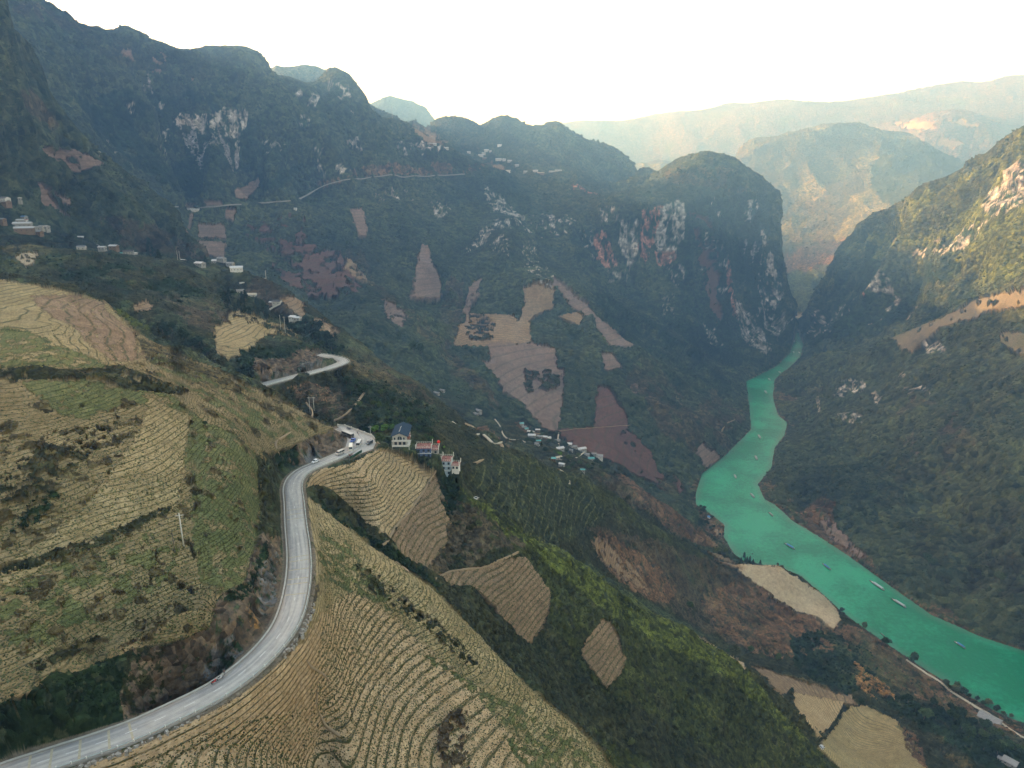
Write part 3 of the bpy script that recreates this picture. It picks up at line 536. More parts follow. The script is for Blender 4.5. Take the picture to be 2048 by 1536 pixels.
# --- between E and D
DE = (440, 960)
patch('dgrass', DE, [(900,900),(1000,886),(1200,970),(1400,1095),(1560,1132),(1640,1180),(1850,1338),(2400,1600),(2400,1900),(1600,1700),(1400,1270),(1100,1085),(900,955)], 1)
patch('tgrass', DE, [(925,955),(960,930),(1010,900),(1120,935),(1200,975),(1230,1010),(1180,1060),(1140,1085),(1090,1085),(1000,1020)], 4)
patch('grass', DE, [(1010,900),(1120,945),(1200,975),(1300,1040),(1400,1097),(1440,1115),(1380,1110),(1280,1060),(1180,1000),(1080,960)], 5, .3, 10)
patch('scrub', DE, [(1170,1050),(1300,1080),(1460,1130),(1620,1200),(1700,1300),(1580,1310),(1460,1290),(1380,1250),(1280,1190)], 5, .25, 16)
patch('earth', DE, [(1190,1060),(1240,1080),(1280,1110),(1330,1150),(1350,1190),(1330,1210),(1290,1200),(1230,1150),(1190,1110)], 5, .3, 12)
patch('field', DE, [(1180,1075),(1210,1080),(1280,1150),(1300,1190),(1240,1150),(1195,1115)], 5, .3, 8)
patch('earth', DE, [(1400,1190),(1480,1160),(1560,1180),(1640,1240),(1680,1300),(1600,1320),(1500,1300),(1430,1260)], 6, .35, 12)
patch('earth', DE, [(1640,1230),(1720,1260),(1800,1310),(1900,1375),(2048,1460),(2048,1480),(1900,1420),(1800,1370),(1720,1320)], 4, .35, 10)
patch('sand', (640,960), [(1478,1126),(1530,1128),(1560,1134),(1600,1156),(1640,1185),(1672,1215),(1682,1240),(1668,1258),(1640,1235),(1590,1220),(1560,1200),(1510,1165),(1480,1140)], 3, .06, 8)
patch('field', (640,960), [(1412,1098),(1450,1112),(1480,1128),(1490,1140),(1440,1118)], 3, .1, 8)
patch('wood', DE, [(1580,1270),(1650,1255),(1730,1290),(1760,1330),(1740,1360),(1700,1390),(1640,1370),(1590,1330)], 6, .2, 14)
patch('orange', DE, [(1708,1314),(1725,1325),(1745,1345),(1770,1360),(1790,1385),(1800,1405),(1780,1395),(1750,1370),(1735,1375),(1755,1395),(1740,1390),(1715,1360),(1705,1345),(1722,1345)], 3, .35, 5)
patch('sand', DE, [(1370,1262),(1430,1295),(1490,1330),(1482,1345),(1450,1340),(1430,1310),(1395,1280)], 3, .05, 8)
patch('olive', DE, [(1490,1325),(1560,1350),(1650,1372),(1700,1395),(1720,1410),(1640,1400),(1560,1372)], 4, .2, 10)
patch('field', DE, [(1500,1335),(1560,1350),(1620,1370),(1700,1390),(1722,1408),(1640,1402),(1580,1380),(1560,1395),(1530,1360)], 4, .12, 8)
patch('crop', DE, [(1585,1385),(1640,1395),(1690,1402),(1670,1440),(1640,1475),(1620,1455),(1590,1420)], 3, .08, 10)
patch('crop2', DE, [(1700,1410),(1730,1405),(1800,1440),(1840,1500),(1870,1580),(1600,1600),(1640,1490),(1680,1440)], 4, .1, 12)
patch('earth', DE, [(1800,1440),(1840,1470),(1860,1540),(1820,1500)], 4, .3, 8); patch('dgrass', DE, [(1830,1455),(1900,1490),(1960,1560),(1880,1580),(1850,1500)], 5, .2, 12)
patch('olive', DE, [(1880,1490),(1940,1520),(2000,1570),(1960,1570),(1900,1510)], 3, .3, 8); patch('wood', DE, [(1760,1380),(1860,1400),(1950,1460),(2048,1500),(2200,1600),(2048,1600),(1960,1520),(1860,1460),(1800,1420)], 5, .15, 14)
patch('olive', DE, [(1860,1390),(1900,1385),(1990,1440),(1970,1450),(1900,1420)], 4, .3, 10)
# red spur under the river village
VR = (700, 1250)
patch('dgrass', VR, [(1000,840),(1100,860),(1240,935),(1300,990),(1440,1090),(1300,1040),(1200,972),(1100,930),(1000,886)], 3, .1, 16)
patch('earth', (700,1060), [(1232,925),(1270,945),(1330,1000),(1380,1050),(1438,1092),(1400,1090),(1330,1050),(1280,1010),(1240,960)], 3, .12, 10)
patch('scrub', (700,1060), [(1190,950),(1240,955),(1280,1000),(1310,1030),(1250,1000)], 5, .25, 10); patch('wood', (900,1250), [(1395,1000),(1420,1025),(1450,1070),(1430,1080),(1400,1050),(1385,1020)], 3, .2, 10)
patch('earth', (900,1250), [(1025,845),(1060,855),(1100,880),(1090,885),(1050,870)], 3, .2, 10); patch('field', (900,1250), [(1425,1048),(1448,1060),(1450,1072),(1432,1068)], 2, 0, 8)

patch('bright', R2r, [(1900,500),(2048,430),(2300,400),(2300,560),(2048,550),(1960,570),(1930,540)], 8, .2, 20)
patch('rock', CF, [(1215,540),(1250,545),(1262,560),(1220,560)], 5, .5, 6)
for _x, _y, _w, _h, _o in ((1060,520,18,30,.6),(1090,560,14,24,.65),(1350,560,18,22,.6),(1330,620,16,20,.6),(1220,440,20,14,.55),(1420,420,16,20,.6),(1500,430,14,24,.6),(1530,600,14,34,.5),(1550,640,12,30,.5),(880,420,20,14,.6),(640,330,14,18,.6),(540,300,16,16,.65),(470,300,16,14,.6),(260,220,16,14,.65),(700,300,20,12,.6),(600,250,16,18,.65),(1000,500,20,18,.65)):
    patch('rock', (1850, 2760), [(_x-_w,_y-_h),(_x,_y-_h*1.2),(_x+_w,_y-_h*.6),(_x+_w*.8,_y+_h),(_x-_w*.6,_y+_h*.8)], 7, _o, 6)

# ------------------------------------------------------------------ terrain mesh
QUAL = 1.0
def build_cols():
    n = int(1640*QUAL)
    a = np.linspace(math.radians(-44.5), math.radians(44.5), n)
    l = np.linspace(AZ_A+.01, math.radians(-44.5), 110, endpoint=False); r = np.linspace(math.radians(44.5), AZ_B-.02, 61)[1:]
    return np.concatenate([l, a, r])
CA = build_cols(); NCOL = len(CA); NROW = int(1300*QUAL)
TF = np.linspace(T_A+.02, T_B-.02, 2600)
EF = interp_rows(interp_rows(GE, GT, TF, 0), GA, CA, 1); log('fine', EF.shape)
dE = np.diff(EF, axis=0); dT = TF[1]-TF[0]
ds = np.sqrt(dE**2+(0.11*dT)**2); ds = np.vstack([np.zeros((1, NCOL)), np.cumsum(ds, 0)]); ds /= ds[-1:]
k = np.ones(9)/9
Tm = np.empty((NROW, NCOL)); u = np.linspace(0, 1, NROW)
for j in range(NCOL): Tm[:, j] = np.interp(u, ds[:, j], TF)
for _ in range(2):
    Tm[:, 2:-2] = (Tm[:, :-4]+Tm[:, 1:-3]+Tm[:, 2:-2]+Tm[:, 3:-1]+Tm[:, 4:])/5
Em = np.empty((NROW, NCOL), np.float32)
for j in range(NCOL): Em[:, j] = np.interp(Tm[:, j], TF, EF[:, j])
RHO = np.exp(Tm); X = RHO*np.sin(CA)[None, :]; Y = RHO*np.cos(CA)[None, :]; Zm = RHO*Em
Zm, FLAT = carve(X, Y, Zm); log('carved')
RP = river_poly()
def riverbed(x, y, z):
    m = (x > RP[:, 0].min()-60) & (x < RP[:, 0].max()+60) & (y > RP[:, 1].min()-60) & (y < RP[:, 1].max()+60)
    xs, ys, zs = x[m], y[m], z[m].astype(float)
    ins = inpoly(xs, ys, RP); d, _, _ = polydist(xs, ys, np.vstack([RP, RP[:1]]))
    zi = WZ-.4-np.minimum(12, .35*d); zo = np.maximum(zs, WZ+.3+np.minimum(d*.35, 45))
    zo = np.where(ys < 2700, zo, zs)
    zs = np.where(ins, zi, zo); z = z.copy(); z[m] = zs
    I = np.zeros(x.shape, np.float32); I[m] = np.where(ins, 1, .98*(1-sstep(0, 25, d))); return z, I
Zm, RIV = riverbed(X, Y, Zm)
PX, PY = to_px(X, Y, Zm)
def normals(X, Y, Z):
    P = np.stack([X, Y, Z], -1)
    du = np.gradient(P, axis=1); dv = np.gradient(P, axis=0)
    n = np.cross(du, dv); n /= np.linalg.norm(n, axis=-1, keepdims=True)+1e-12
    n[n[..., 2] < 0] *= -1
    return n
NRM = normals(X, Y, Zm)
# cover masks
shape = PX.shape
ca = np.zeros(shape+(3,), np.float32); cb = ca.copy(); rough = np.ones(shape, np.float32); rows = np.zeros(shape, np.float32); rsp = np.full(shape, 3.0, np.float32); rk = np.zeros(shape, np.float32); dirt = np.zeros(shape, np.float32)
ca[:] = K_['shrub'][0]; cb[:] = K_['shrub'][1]
sc = RHO/FPX                           # metres per photo pixel
J1 = fbm(X, Y, Zm, 1.0, 1).astype(np.float32)
def jn(l, seed):                       # noise whose grain is l photo pixels at this distance band
    return None
_band = np.clip(np.round(np.log2(RHO/200.0)), -1, 6)
def bandnoise(m, lpx, seed):
    out = np.empty(m.sum(), np.float32); b = _band[m]
    x, y, z = X[m], Y[m], Zm[m]
    for q in np.unique(b):
        s = b == q; L = lpx*200.0*(2.0**q)/FPX
        out[s] = fbm(x[s], y[s], z[s]*.8, L, 3, .55, seed=seed)
    return out
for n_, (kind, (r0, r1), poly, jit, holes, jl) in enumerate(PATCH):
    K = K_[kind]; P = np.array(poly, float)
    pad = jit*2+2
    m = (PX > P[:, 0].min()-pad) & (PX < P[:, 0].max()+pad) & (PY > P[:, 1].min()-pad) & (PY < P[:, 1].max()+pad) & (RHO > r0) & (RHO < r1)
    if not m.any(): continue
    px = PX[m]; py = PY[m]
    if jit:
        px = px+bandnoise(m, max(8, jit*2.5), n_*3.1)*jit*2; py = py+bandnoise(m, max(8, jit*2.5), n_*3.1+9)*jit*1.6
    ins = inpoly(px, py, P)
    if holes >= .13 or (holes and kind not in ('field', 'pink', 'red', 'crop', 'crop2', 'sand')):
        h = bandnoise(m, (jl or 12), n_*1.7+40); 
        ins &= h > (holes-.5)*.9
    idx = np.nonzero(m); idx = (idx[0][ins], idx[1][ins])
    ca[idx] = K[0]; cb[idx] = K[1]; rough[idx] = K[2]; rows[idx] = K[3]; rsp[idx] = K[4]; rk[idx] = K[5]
    dirt[idx] = 1.0 if kind in ('crop', 'crop2', 'field', 'pink', 'red', 'sand', 'dry', 'gcrop') else 0.0
log('patches')
# displacement along the normal, octave by octave, each only where the mesh can carry it
fl = 1-FLAT
rs = np.clip(rough, .0, 1.4)
cliff = 1-sstep(.45, .75, NRM[..., 2])
D = np.zeros(shape, np.float32); BUSH = np.zeros(shape, np.float32)
for i, lam in enumerate((900, 420, 200, 95, 45, 22, 10.5, 5, 2.4, 1.2)):
    ok = sstep(1.6, 3.2, lam/(RHO*.00105))*(1-sstep(.10, .22, lam/RHO))
    m = ok > .01
    if not m.any(): continue
    x, y, z = X[m], Y[m], Zm[m]
    big = lam > 0.03*RHO[m]
    zz = z*.35
    n1 = fbm(x, y, zz, lam, 1, seed=i*7.7)
    n2 = fbm(x, y, zz, lam*1.3, 1, ridged=True, seed=i*3.3)
    fr_ = .4+.4*sstep(1100, 1500, RHO[m]); nn = np.where(big, n2, n1*(1-fr_)+n2*fr_)
    rel = lam/RHO[m]
    far = sstep(700, 1200, RHO[m])*(1-.8*sstep(6200, 6900, RHO[m]))
    c = np.where(rel > .03, .055*(1+(2.6 if lam < 95 else 1.2)*far*(lam < 500)), .085*(1+2.0*far))*np.where(big, .35+.65*np.clip(rs[m]*1.2, 0, 1), rs[m])
    c *= 1+.8*cliff[m]
    a = nn*lam*c*ok[m]*.55
    if lam <= 22:
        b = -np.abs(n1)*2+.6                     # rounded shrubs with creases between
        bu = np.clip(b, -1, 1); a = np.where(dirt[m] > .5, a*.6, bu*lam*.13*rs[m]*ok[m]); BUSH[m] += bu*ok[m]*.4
    D[m] += a
D *= fl
flute = fbm(X, Y, Zm*.12, 55, 3, .6, ridged=True, seed=91)*(RHO > 1000)
D += (flute*9*cliff*(dirt < .5)).astype(np.float32)
D = np.clip(D, -.05*RHO, .05*RHO)
D = D*(1-RIV)+np.clip(D, -.2, .8)*RIV*(Zm > WZ)
TG = (rsp == 6.0) & (rows > .5)
ROWC = (Zm+D*.2+fbm(X, Y, Zm, 14, 2)*.55+fbm(X, Y, Zm, 45, 1)*1.0)/rsp
# low terrace risers in the near fields
tr = rows*(RHO < 420)*fl
fr = ROWC-np.floor(ROWC)
D += (tr*rsp*.07*(sstep(0, .25, fr)-fr)).astype(np.float32)
TGF = ROWC-np.floor(ROWC)
rows = np.where(TG, 0, rows)
X2 = X+NRM[..., 0]*D; Y2 = Y+NRM[..., 1]*D; Z2 = Zm+NRM[..., 2]*D
log('displaced')
# colour of the cover
g1 = np.zeros(shape, np.float32); g2 = g1.copy()
for q in np.unique(_band):
    m = _band == q; s = 200*2.0**q/FPX
    g1[m] = fbm(X[m], Y[m], Zm[m], 5*s, 3, .7, seed=3); g2[m] = fbm(X[m], Y[m], Zm[m], 60*s, 3, .6, seed=8)
streak = fbm(X, Y, Zm*.14, 11.0, 3, .65, seed=21)*(RHO > 900)+fbm(X, Y, Zm*.25, 2.2, 3, .6, seed=22)*(RHO <= 900)
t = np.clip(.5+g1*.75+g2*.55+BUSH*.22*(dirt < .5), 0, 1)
veg = fbm(X, Y, Zm*.25, 150, 5, .62, seed=55)
t = np.where(rk > 0, np.clip(.42+g1*.5+streak*1.9*rk, 0, 1), t)[..., None]
COLV = ca*(1-t)+cb*t
vm = ((rk == 0) & (dirt < .5) & (RHO > 700))[..., None]
vv = sstep(.02, .5, veg+g1*.25)[..., None]; v3 = sstep(.05, .45, -veg-g2*.4)[..., None]
COLV = np.where(vm, COLV*(1-vv*.75)+np.array([.080, .092, .040], np.float32)*vv*.75, COLV)
COLV = np.where(vm, COLV*(1-.45*v3), COLV)
gap = np.clip((rk-.5)*2, 0, 1)*(streak+g1*.6 < -.12)          # plants in the cracks of the rock
COLV = np.where(gap[..., None] > .2, np.array([.025, .045, .02], np.float32)*(1+.5*g1[..., None]), COLV)
st = sstep(.30, .12, NRM[..., 2])*(rk == 0)*(dirt < .5)*(RHO > 1500)        # bare stone showing on the steepest faces
sm = (st*(g2+streak*.8+g1*.3) > .32)[..., None]
COLV = np.where(sm, np.array([.20, .19, .20], np.float32)*(1+.6*streak[..., None]), COLV)
tint = fbm(X, Y, Zm, 160, 3, seed=77)[..., None]*np.array([.10, -.01, -.06], np.float32)
COLV = COLV*(1+tint)
COLV = np.where((TG & (TGF > .82) & (g1 > -.5))[..., None], np.array([.075, .078, .034], np.float32)*(1+.4*g1[..., None]), COLV)
shore = (Z2 < WZ+1.6+5*g1) & (RHO > 700) & (RHO < 3200)
COLV = np.where(shore[..., None], np.array([.12, .085, .05], np.float32)*(1+.4*g1[..., None]), COLV)
_oz = (RIV < 1) & (RHO > 700) & (RHO < 3300); Z2 = np.where(_oz, np.maximum(Z2, WZ+.35), Z2)
COLV = np.clip(COLV, .004, .8)
VERGE = FLAT
COLV = np.where((VERGE > .93)[..., None], np.array([.17, .14, .10], np.float32)*(1+.35*g1[..., None]), COLV)

def grid_mesh(name, V, cols, attrs, mat):
    nr, nc = V.shape[:2]
    me = bpy.data.meshes.new(name); nv = nr*nc
    me.vertices.add(nv); me.vertices.foreach_set('co', V.astype(np.float32).ravel())
    i = np.arange(nr-1)[:, None]*nc+np.arange(nc-1)[None, :]
    q = np.stack([i, i+1, i+nc+1, i+nc], -1).reshape(-1, 4).astype(np.int32)
    me.loops.add(q.size); me.loops.foreach_set('vertex_index', q.ravel())
    me.polygons.add(len(q)); me.polygons.foreach_set('loop_start', np.arange(0, q.size, 4, dtype=np.int32))
    me.polygons.foreach_set('use_smooth', np.ones(len(q), bool))
    ca_ = me.attributes.new('cover', 'FLOAT_COLOR', 'POINT')
    c4 = np.concatenate([cols.reshape(-1, 3), np.ones((nv, 1))], 1).astype(np.float32); ca_.data.foreach_set('color', c4.ravel())
    for nm, arr in attrs.items():
        a = me.attributes.new(nm, 'FLOAT', 'POINT'); a.data.foreach_set('value', arr.astype(np.float32).ravel())
    me.update(calc_edges=True); me.materials.append(mat)
    o = bpy.data.objects.new(name, me); COL.objects.link(o); return o
# ------------------------------------------------------------------ materials
def N(nt, t, **kw):
    n = nt.nodes.new(t)
    for k_, v in kw.items(): setattr(n, k_, v)
    return n
def new_mat(name):
    m = bpy.data.materials.new(name); m.use_nodes = True; nt = m.node_tree; return m, nt, nt.nodes['Principled BSDF']
def mathn(nt, op, a, b=None, c=None):
    n = N(nt, 'ShaderNodeMath', operation=op)
    for i, v in enumerate((a, b, c)):
        if v is None: continue
        if isinstance(v, (int, float)): n.inputs[i].default_value = v
        else: nt.links.new(v, n.inputs[i])
    return n.outputs[0]
def terrain_material():
    m, nt, bs = new_mat('ground cover'); L = nt.links.new
    at = N(nt, 'ShaderNodeAttribute', attribute_name='cover'); rc = N(nt, 'ShaderNodeAttribute', attribute_name='rowc'); rw = N(nt, 'ShaderNodeAttribute', attribute_name='rows')
    nr = N(nt, 'ShaderNodeAttribute', attribute_name='near')
    geo = N(nt, 'ShaderNodeNewGeometry')
    n1 = N(nt, 'ShaderNodeTexNoise'); n1.inputs['Scale'].default_value = .9; n1.inputs['Detail'].default_value = 5; n1.inputs['Roughness'].default_value = .7; L(geo.outputs['Position'], n1.inputs['Vector'])
    n2 = N(nt, 'ShaderNodeTexNoise'); n2.inputs['Scale'].default_value = .16; n2.inputs['Detail'].default_value = 5; n2.inputs['Roughness'].default_value = .65; L(geo.outputs['Position'], n2.inputs['Vector'])
    so = N(nt, 'ShaderNodeAttribute', attribute_name='scrub'); fa = N(nt, 'ShaderNodeAttribute', attribute_name='farness')
    # shrubs and tussocks: two sizes of cell, the coarse one for the far slopes
    def cells(scale, feat='F1'):
        q = N(nt, 'ShaderNodeTexVoronoi'); q.inputs['Scale'].default_value = scale; q.inputs['Randomness'].default_value = 1.0; L(geo.outputs['Position'], q.inputs['Vector']); return q
    c1 = cells(.42); c2 = cells(.105)
    n4 = N(nt, 'ShaderNodeTexNoise'); n4.inputs['Scale'].default_value = .035; n4.inputs['Detail'].default_value = 6; n4.inputs['Roughness'].default_value = .75; L(geo.outputs['Position'], n4.inputs['Vector'])
    def sepx(col):
        q = N(nt, 'ShaderNodeSeparateColor'); L(col, q.inputs[0]); return q.outputs[0]
    pick = N(nt, 'ShaderNodeMix', data_type='FLOAT'); L(fa.outputs['Fac'], pick.inputs[0]); L(sepx(c1.outputs['Color']), pick.inputs[2]); L(sepx(c2.outputs['Color']), pick.inputs[3])
    cellv = mathn(nt, 'MULTIPLY_ADD', pick.outputs[0], 1.1, .45)
    v = mathn(nt, 'MULTIPLY_ADD', n1.outputs[0], 1.3, .35); v2 = mathn(nt, 'MULTIPLY_ADD', n2.outputs[0], 1.5, .25); v4 = mathn(nt, 'MULTIPLY_ADD', n4.outputs[0], 2.2, -.1)
    vs = mathn(nt, 'MULTIPLY', cellv, mathn(nt, 'MULTIPLY', v4, v2))
    vb = mathn(nt, 'MULTIPLY', v, mathn(nt, 'MULTIPLY_ADD', n2.outputs[0], .9, .55))
    vmx = N(nt, 'ShaderNodeMix', data_type='FLOAT'); L(so.outputs['Fac'], vmx.inputs[0]); L(vb, vmx.inputs[2]); L(vs, vmx.inputs[3])
    vv = vmx.outputs[0]
    mul = N(nt, 'ShaderNodeVectorMath', operation='SCALE'); L(at.outputs['Color'], mul.inputs[0]); L(vv, mul.inputs['Scale'])
    # rows: a weedy riser line once per terrace, three or four planted rows between
    fr = mathn(nt, 'FRACT', mathn(nt, 'ADD', rc.outputs['Fac'], mathn(nt, 'MULTIPLY', n2.outputs[0], .35)))
    tri = mathn(nt, 'ABSOLUTE', mathn(nt, 'SUBTRACT', fr, .5))
    ln = N(nt, 'ShaderNodeMapRange', interpolation_type='SMOOTHSTEP'); L(tri, ln.inputs[0]); ln.inputs[1].default_value = .36; ln.inputs[2].default_value = .48
    f4 = mathn(nt, 'FRACT', mathn(nt, 'MULTIPLY', rc.outputs['Fac'], 4.0)); t4 = mathn(nt, 'ABSOLUTE', mathn(nt, 'SUBTRACT', f4, .5))
    l4 = N(nt, 'ShaderNodeMapRange', interpolation_type='SMOOTHSTEP'); L(t4, l4.inputs[0]); l4.inputs[1].default_value = .22; l4.inputs[2].default_value = .45
    vo = N(nt, 'ShaderNodeTexVoronoi'); vo.inputs['Scale'].default_value = 1.15; L(geo.outputs['Position'], vo.inputs['Vector'])
    dot = N(nt, 'ShaderNodeMapRange', interpolation_type='SMOOTHSTEP'); L(vo.outputs['Distance'], dot.inputs[0]); dot.inputs[1].default_value = .50; dot.inputs[2].default_value = .26
    pl = mathn(nt, 'MULTIPLY', mathn(nt, 'MULTIPLY', l4.outputs[0], dot.outputs[0]), nr.outputs['Fac'])
    gate = N(nt, 'ShaderNodeMapRange'); L(n2.outputs[0], gate.inputs[0]); gate.inputs[1].default_value = .35; gate.inputs[2].default_value = .55
    lnm = mathn(nt, 'MULTIPLY', mathn(nt, 'MULTIPLY', ln.outputs[0], rw.outputs['Fac']), mathn(nt, 'MULTIPLY_ADD', gate.outputs[0], .6, .35))
    plm = mathn(nt, 'MULTIPLY', mathn(nt, 'MULTIPLY', pl, rw.outputs['Fac']), .8)
    mx = N(nt, 'ShaderNodeMix', data_type='RGBA'); L(lnm, mx.inputs[0]); L(mul.outputs[0], mx.inputs[6]); mx.inputs[7].default_value = (.055, .062, .022, 1)
    mx2 = N(nt, 'ShaderNodeMix', data_type='RGBA'); L(plm, mx2.inputs[0]); L(mx.outputs[2], mx2.inputs[6]); mx2.inputs[7].default_value = (.06, .085, .025, 1)
    L(mx2.outputs[2], bs.inputs['Base Color']); bs.inputs['Roughness'].default_value = 1.0; bs.inputs['Specular IOR Level'].default_value = .1
    hh = mathn(nt, 'ADD', mathn(nt, 'MULTIPLY', n1.outputs[0], .5), mathn(nt, 'ADD', mathn(nt, 'MULTIPLY', n2.outputs[0], 1.6), mathn(nt, 'ADD', mathn(nt, 'MULTIPLY', lnm, .45), mathn(nt, 'MULTIPLY', plm, .35))))
    dn = mathn(nt, 'MULTIPLY', mathn(nt, 'SUBTRACT', 1.0, c1.outputs['Distance']), 1.6); df = mathn(nt, 'MULTIPLY', mathn(nt, 'SUBTRACT', 1.0, c2.outputs['Distance']), 7.0)
    bsh = mathn(nt, 'ADD', mathn(nt, 'MULTIPLY', dn, mathn(nt, 'SUBTRACT', 1.0, fa.outputs['Fac'])), mathn(nt, 'MULTIPLY', mathn(nt, 'ADD', df, mathn(nt, 'MULTIPLY', n4.outputs[0], 16.0)), fa.outputs['Fac']))
    hh = mathn(nt, 'ADD', hh, mathn(nt, 'MULTIPLY', bsh, so.outputs['Fac']))
    bp = N(nt, 'ShaderNodeBump'); bp.inputs['Strength'].default_value = 1.0; bp.inputs['Distance'].default_value = 1.0; L(hh, bp.inputs['Height']); L(bp.outputs[0], bs.inputs['Normal'])
    return m
MT = terrain_material()
ROWS = np.clip(rows, 0, 1)*(1-sstep(2200, 2800, RHO))
NEARF = 1-sstep(240, 480, RHO)
terr = grid_mesh('terrain', np.stack([X2, Y2, Z2], -1), COLV, {'rowc': ROWC, 'rows': ROWS, 'near': NEARF, 'scrub': (1-dirt)*(rows < .05)*(1-FLAT), 'farness': sstep(450, 1100, RHO)}, MT)
terr['kind'] = 'structure'; log('mesh')
# height lookup for placing things
def ground_at_px(px, py, r0=100, r1=20000):
    """first visible terrain point under a photo pixel"""
    m = (np.abs(PX-px) < 5) & (np.abs(PY-py) < 5) & (RHO > r0) & (RHO < r1)
    if not m.any(): m = (np.abs(PX-px) < 14) & (np.abs(PY-py) < 14) & (RHO > 100)
    p2x, p2y = to_px(X2[m], Y2[m], Z2[m]); d = np.hypot(p2x-px, p2y-py)+ RHO[m]*.003
    i = np.argmin(d); return float(X2[m][i]), float(Y2[m][i]), float(Z2[m][i])
# ------------------------------------------------------------------ river
def river():
    rb = [((q/ e)) for q, e in ()]
    m, nt, bs = new_mat('river water'); L = nt.links.new
    bs.inputs['Base Color'].default_value = (.004, .20, .125, 1); bs.inputs['Roughness'].default_value = .14; bs.inputs['IOR'].default_value = 1.33; bs.inputs['Specular IOR Level'].default_value = .5
    g = N(nt, 'ShaderNodeNewGeometry'); n = N(nt, 'ShaderNodeTexNoise'); n.inputs['Scale'].default_value = .16; n.inputs['Detail'].default_value = 6; n.inputs['Roughness'].default_value = .7; L(g.outputs['Position'], n.inputs['Vector'])
    n3 = N(nt, 'ShaderNodeTexNoise'); n3.inputs['Scale'].default_value = .012; n3.inputs['Detail'].default_value = 3; L(g.outputs['Position'], n3.inputs['Vector'])
    mr = N(nt, 'ShaderNodeMapRange'); L(mathn(nt, 'ADD', mathn(nt, 'MULTIPLY', n3.outputs[0], .6), mathn(nt, 'MULTIPLY', n.outputs[0], .4)), mr.inputs[0]); mr.inputs[1].default_value = .43; mr.inputs[2].default_value = .57
    mx = N(nt, 'ShaderNodeMix', data_type='RGBA'); L(mr.outputs[0], mx.inputs[0]); mx.inputs[6].default_value = (.002, .165, .075, 1); mx.inputs[7].default_value = (.014, .29, .155, 1); L(mx.outputs[2], bs.inputs['Base Color'])
    b = N(nt, 'ShaderNodeBump'); b.inputs['Strength'].default_value = .8; b.inputs['Distance'].default_value = 1.2; L(n.outputs[0], b.inputs['Height']); L(b.outputs[0], bs.inputs['Normal'])
    gx = np.arange(RP[:, 0].min()-60, RP[:, 0].max()+60, 7.0); gy = np.arange(RP[:, 1].min()-60, RP[:, 1].max()+500, 7.0); GX, GY = np.meshgrid(gx, gy); r_, c_ = GX.shape
    ins = inpoly(GX.ravel(), GY.ravel(), RP); d, _, _ = polydist(GX.ravel(), GY.ravel(), np.vstack([RP, RP[:1]])); d = np.where(ins, d, -d)
    ii = (np.arange(r_-1)[:, None]*c_+np.arange(c_-1)[None, :]); q = np.stack([ii, ii+1, ii+c_+1, ii+c_], -1).reshape(-1, 4); q = q[(d[q] > -40).any(1)]
    me = bpy.data.meshes.new('river'); me.from_pydata([(a, b_, WZ) for a, b_ in zip(GX.ravel(), GY.ravel())], [], q.tolist()); me.materials.append(m)
    a_ = me.attributes.new('bank', 'FLOAT', 'POINT'); a_.data.foreach_set('value', d.astype(np.float32))
    ba_ = N(nt, 'ShaderNodeAttribute', attribute_name='bank'); m2 = N(nt, 'ShaderNodeMapRange', interpolation_type='SMOOTHSTEP'); L(mathn(nt, 'ADD', ba_.outputs['Fac'], mathn(nt, 'MULTIPLY', n3.outputs[0], 14.0)), m2.inputs[0]); m2.inputs[1].default_value = 22.0; m2.inputs[2].default_value = 5.0
    mx2 = N(nt, 'ShaderNodeMix', data_type='RGBA'); L(mathn(nt, 'MULTIPLY', m2.outputs[0], .8), mx2.inputs[0]); L(mx.outputs[2], mx2.inputs[6]); mx2.inputs[7].default_value = (.055, .17, .10, 1); L(mx2.outputs[2], bs.inputs['Base Color'])
    o = bpy.data.objects.new('river', me); COL.objects.link(o); o['kind'] = 'structure'
river()
# ------------------------------------------------------------------ builders
MATS = {}
def mat(name, col, rough=.8, var=.25, scale=1.2, metal=0, spec=.3, bump=0, emit=0, alpha=1):
    if name in MATS: return MATS[name]
    m, nt, bs = new_mat(name); L = nt.links.new
    g = N(nt, 'ShaderNodeNewGeometry'); n = N(nt, 'ShaderNodeTexNoise'); n.inputs['Scale'].default_value = scale; n.inputs['Detail'].default_value = 4; L(g.outputs['Position'], n.inputs['Vector'])
    k = mathn(nt, 'MULTIPLY_ADD', n.outputs[0], var*2, 1-var); sc_ = N(nt, 'ShaderNodeVectorMath', operation='SCALE'); sc_.inputs[0].default_value = col; L(k, sc_.inputs['Scale']); L(sc_.outputs[0], bs.inputs['Base Color'])
    bs.inputs['Roughness'].default_value = rough; bs.inputs['Metallic'].default_value = metal; bs.inputs['Specular IOR Level'].default_value = spec
    if bump:
        b = N(nt, 'ShaderNodeBump'); b.inputs['Distance'].default_value = bump; L(n.outputs[0], b.inputs['Height']); L(b.outputs[0], bs.inputs['Normal'])
    MATS[name] = m; return m
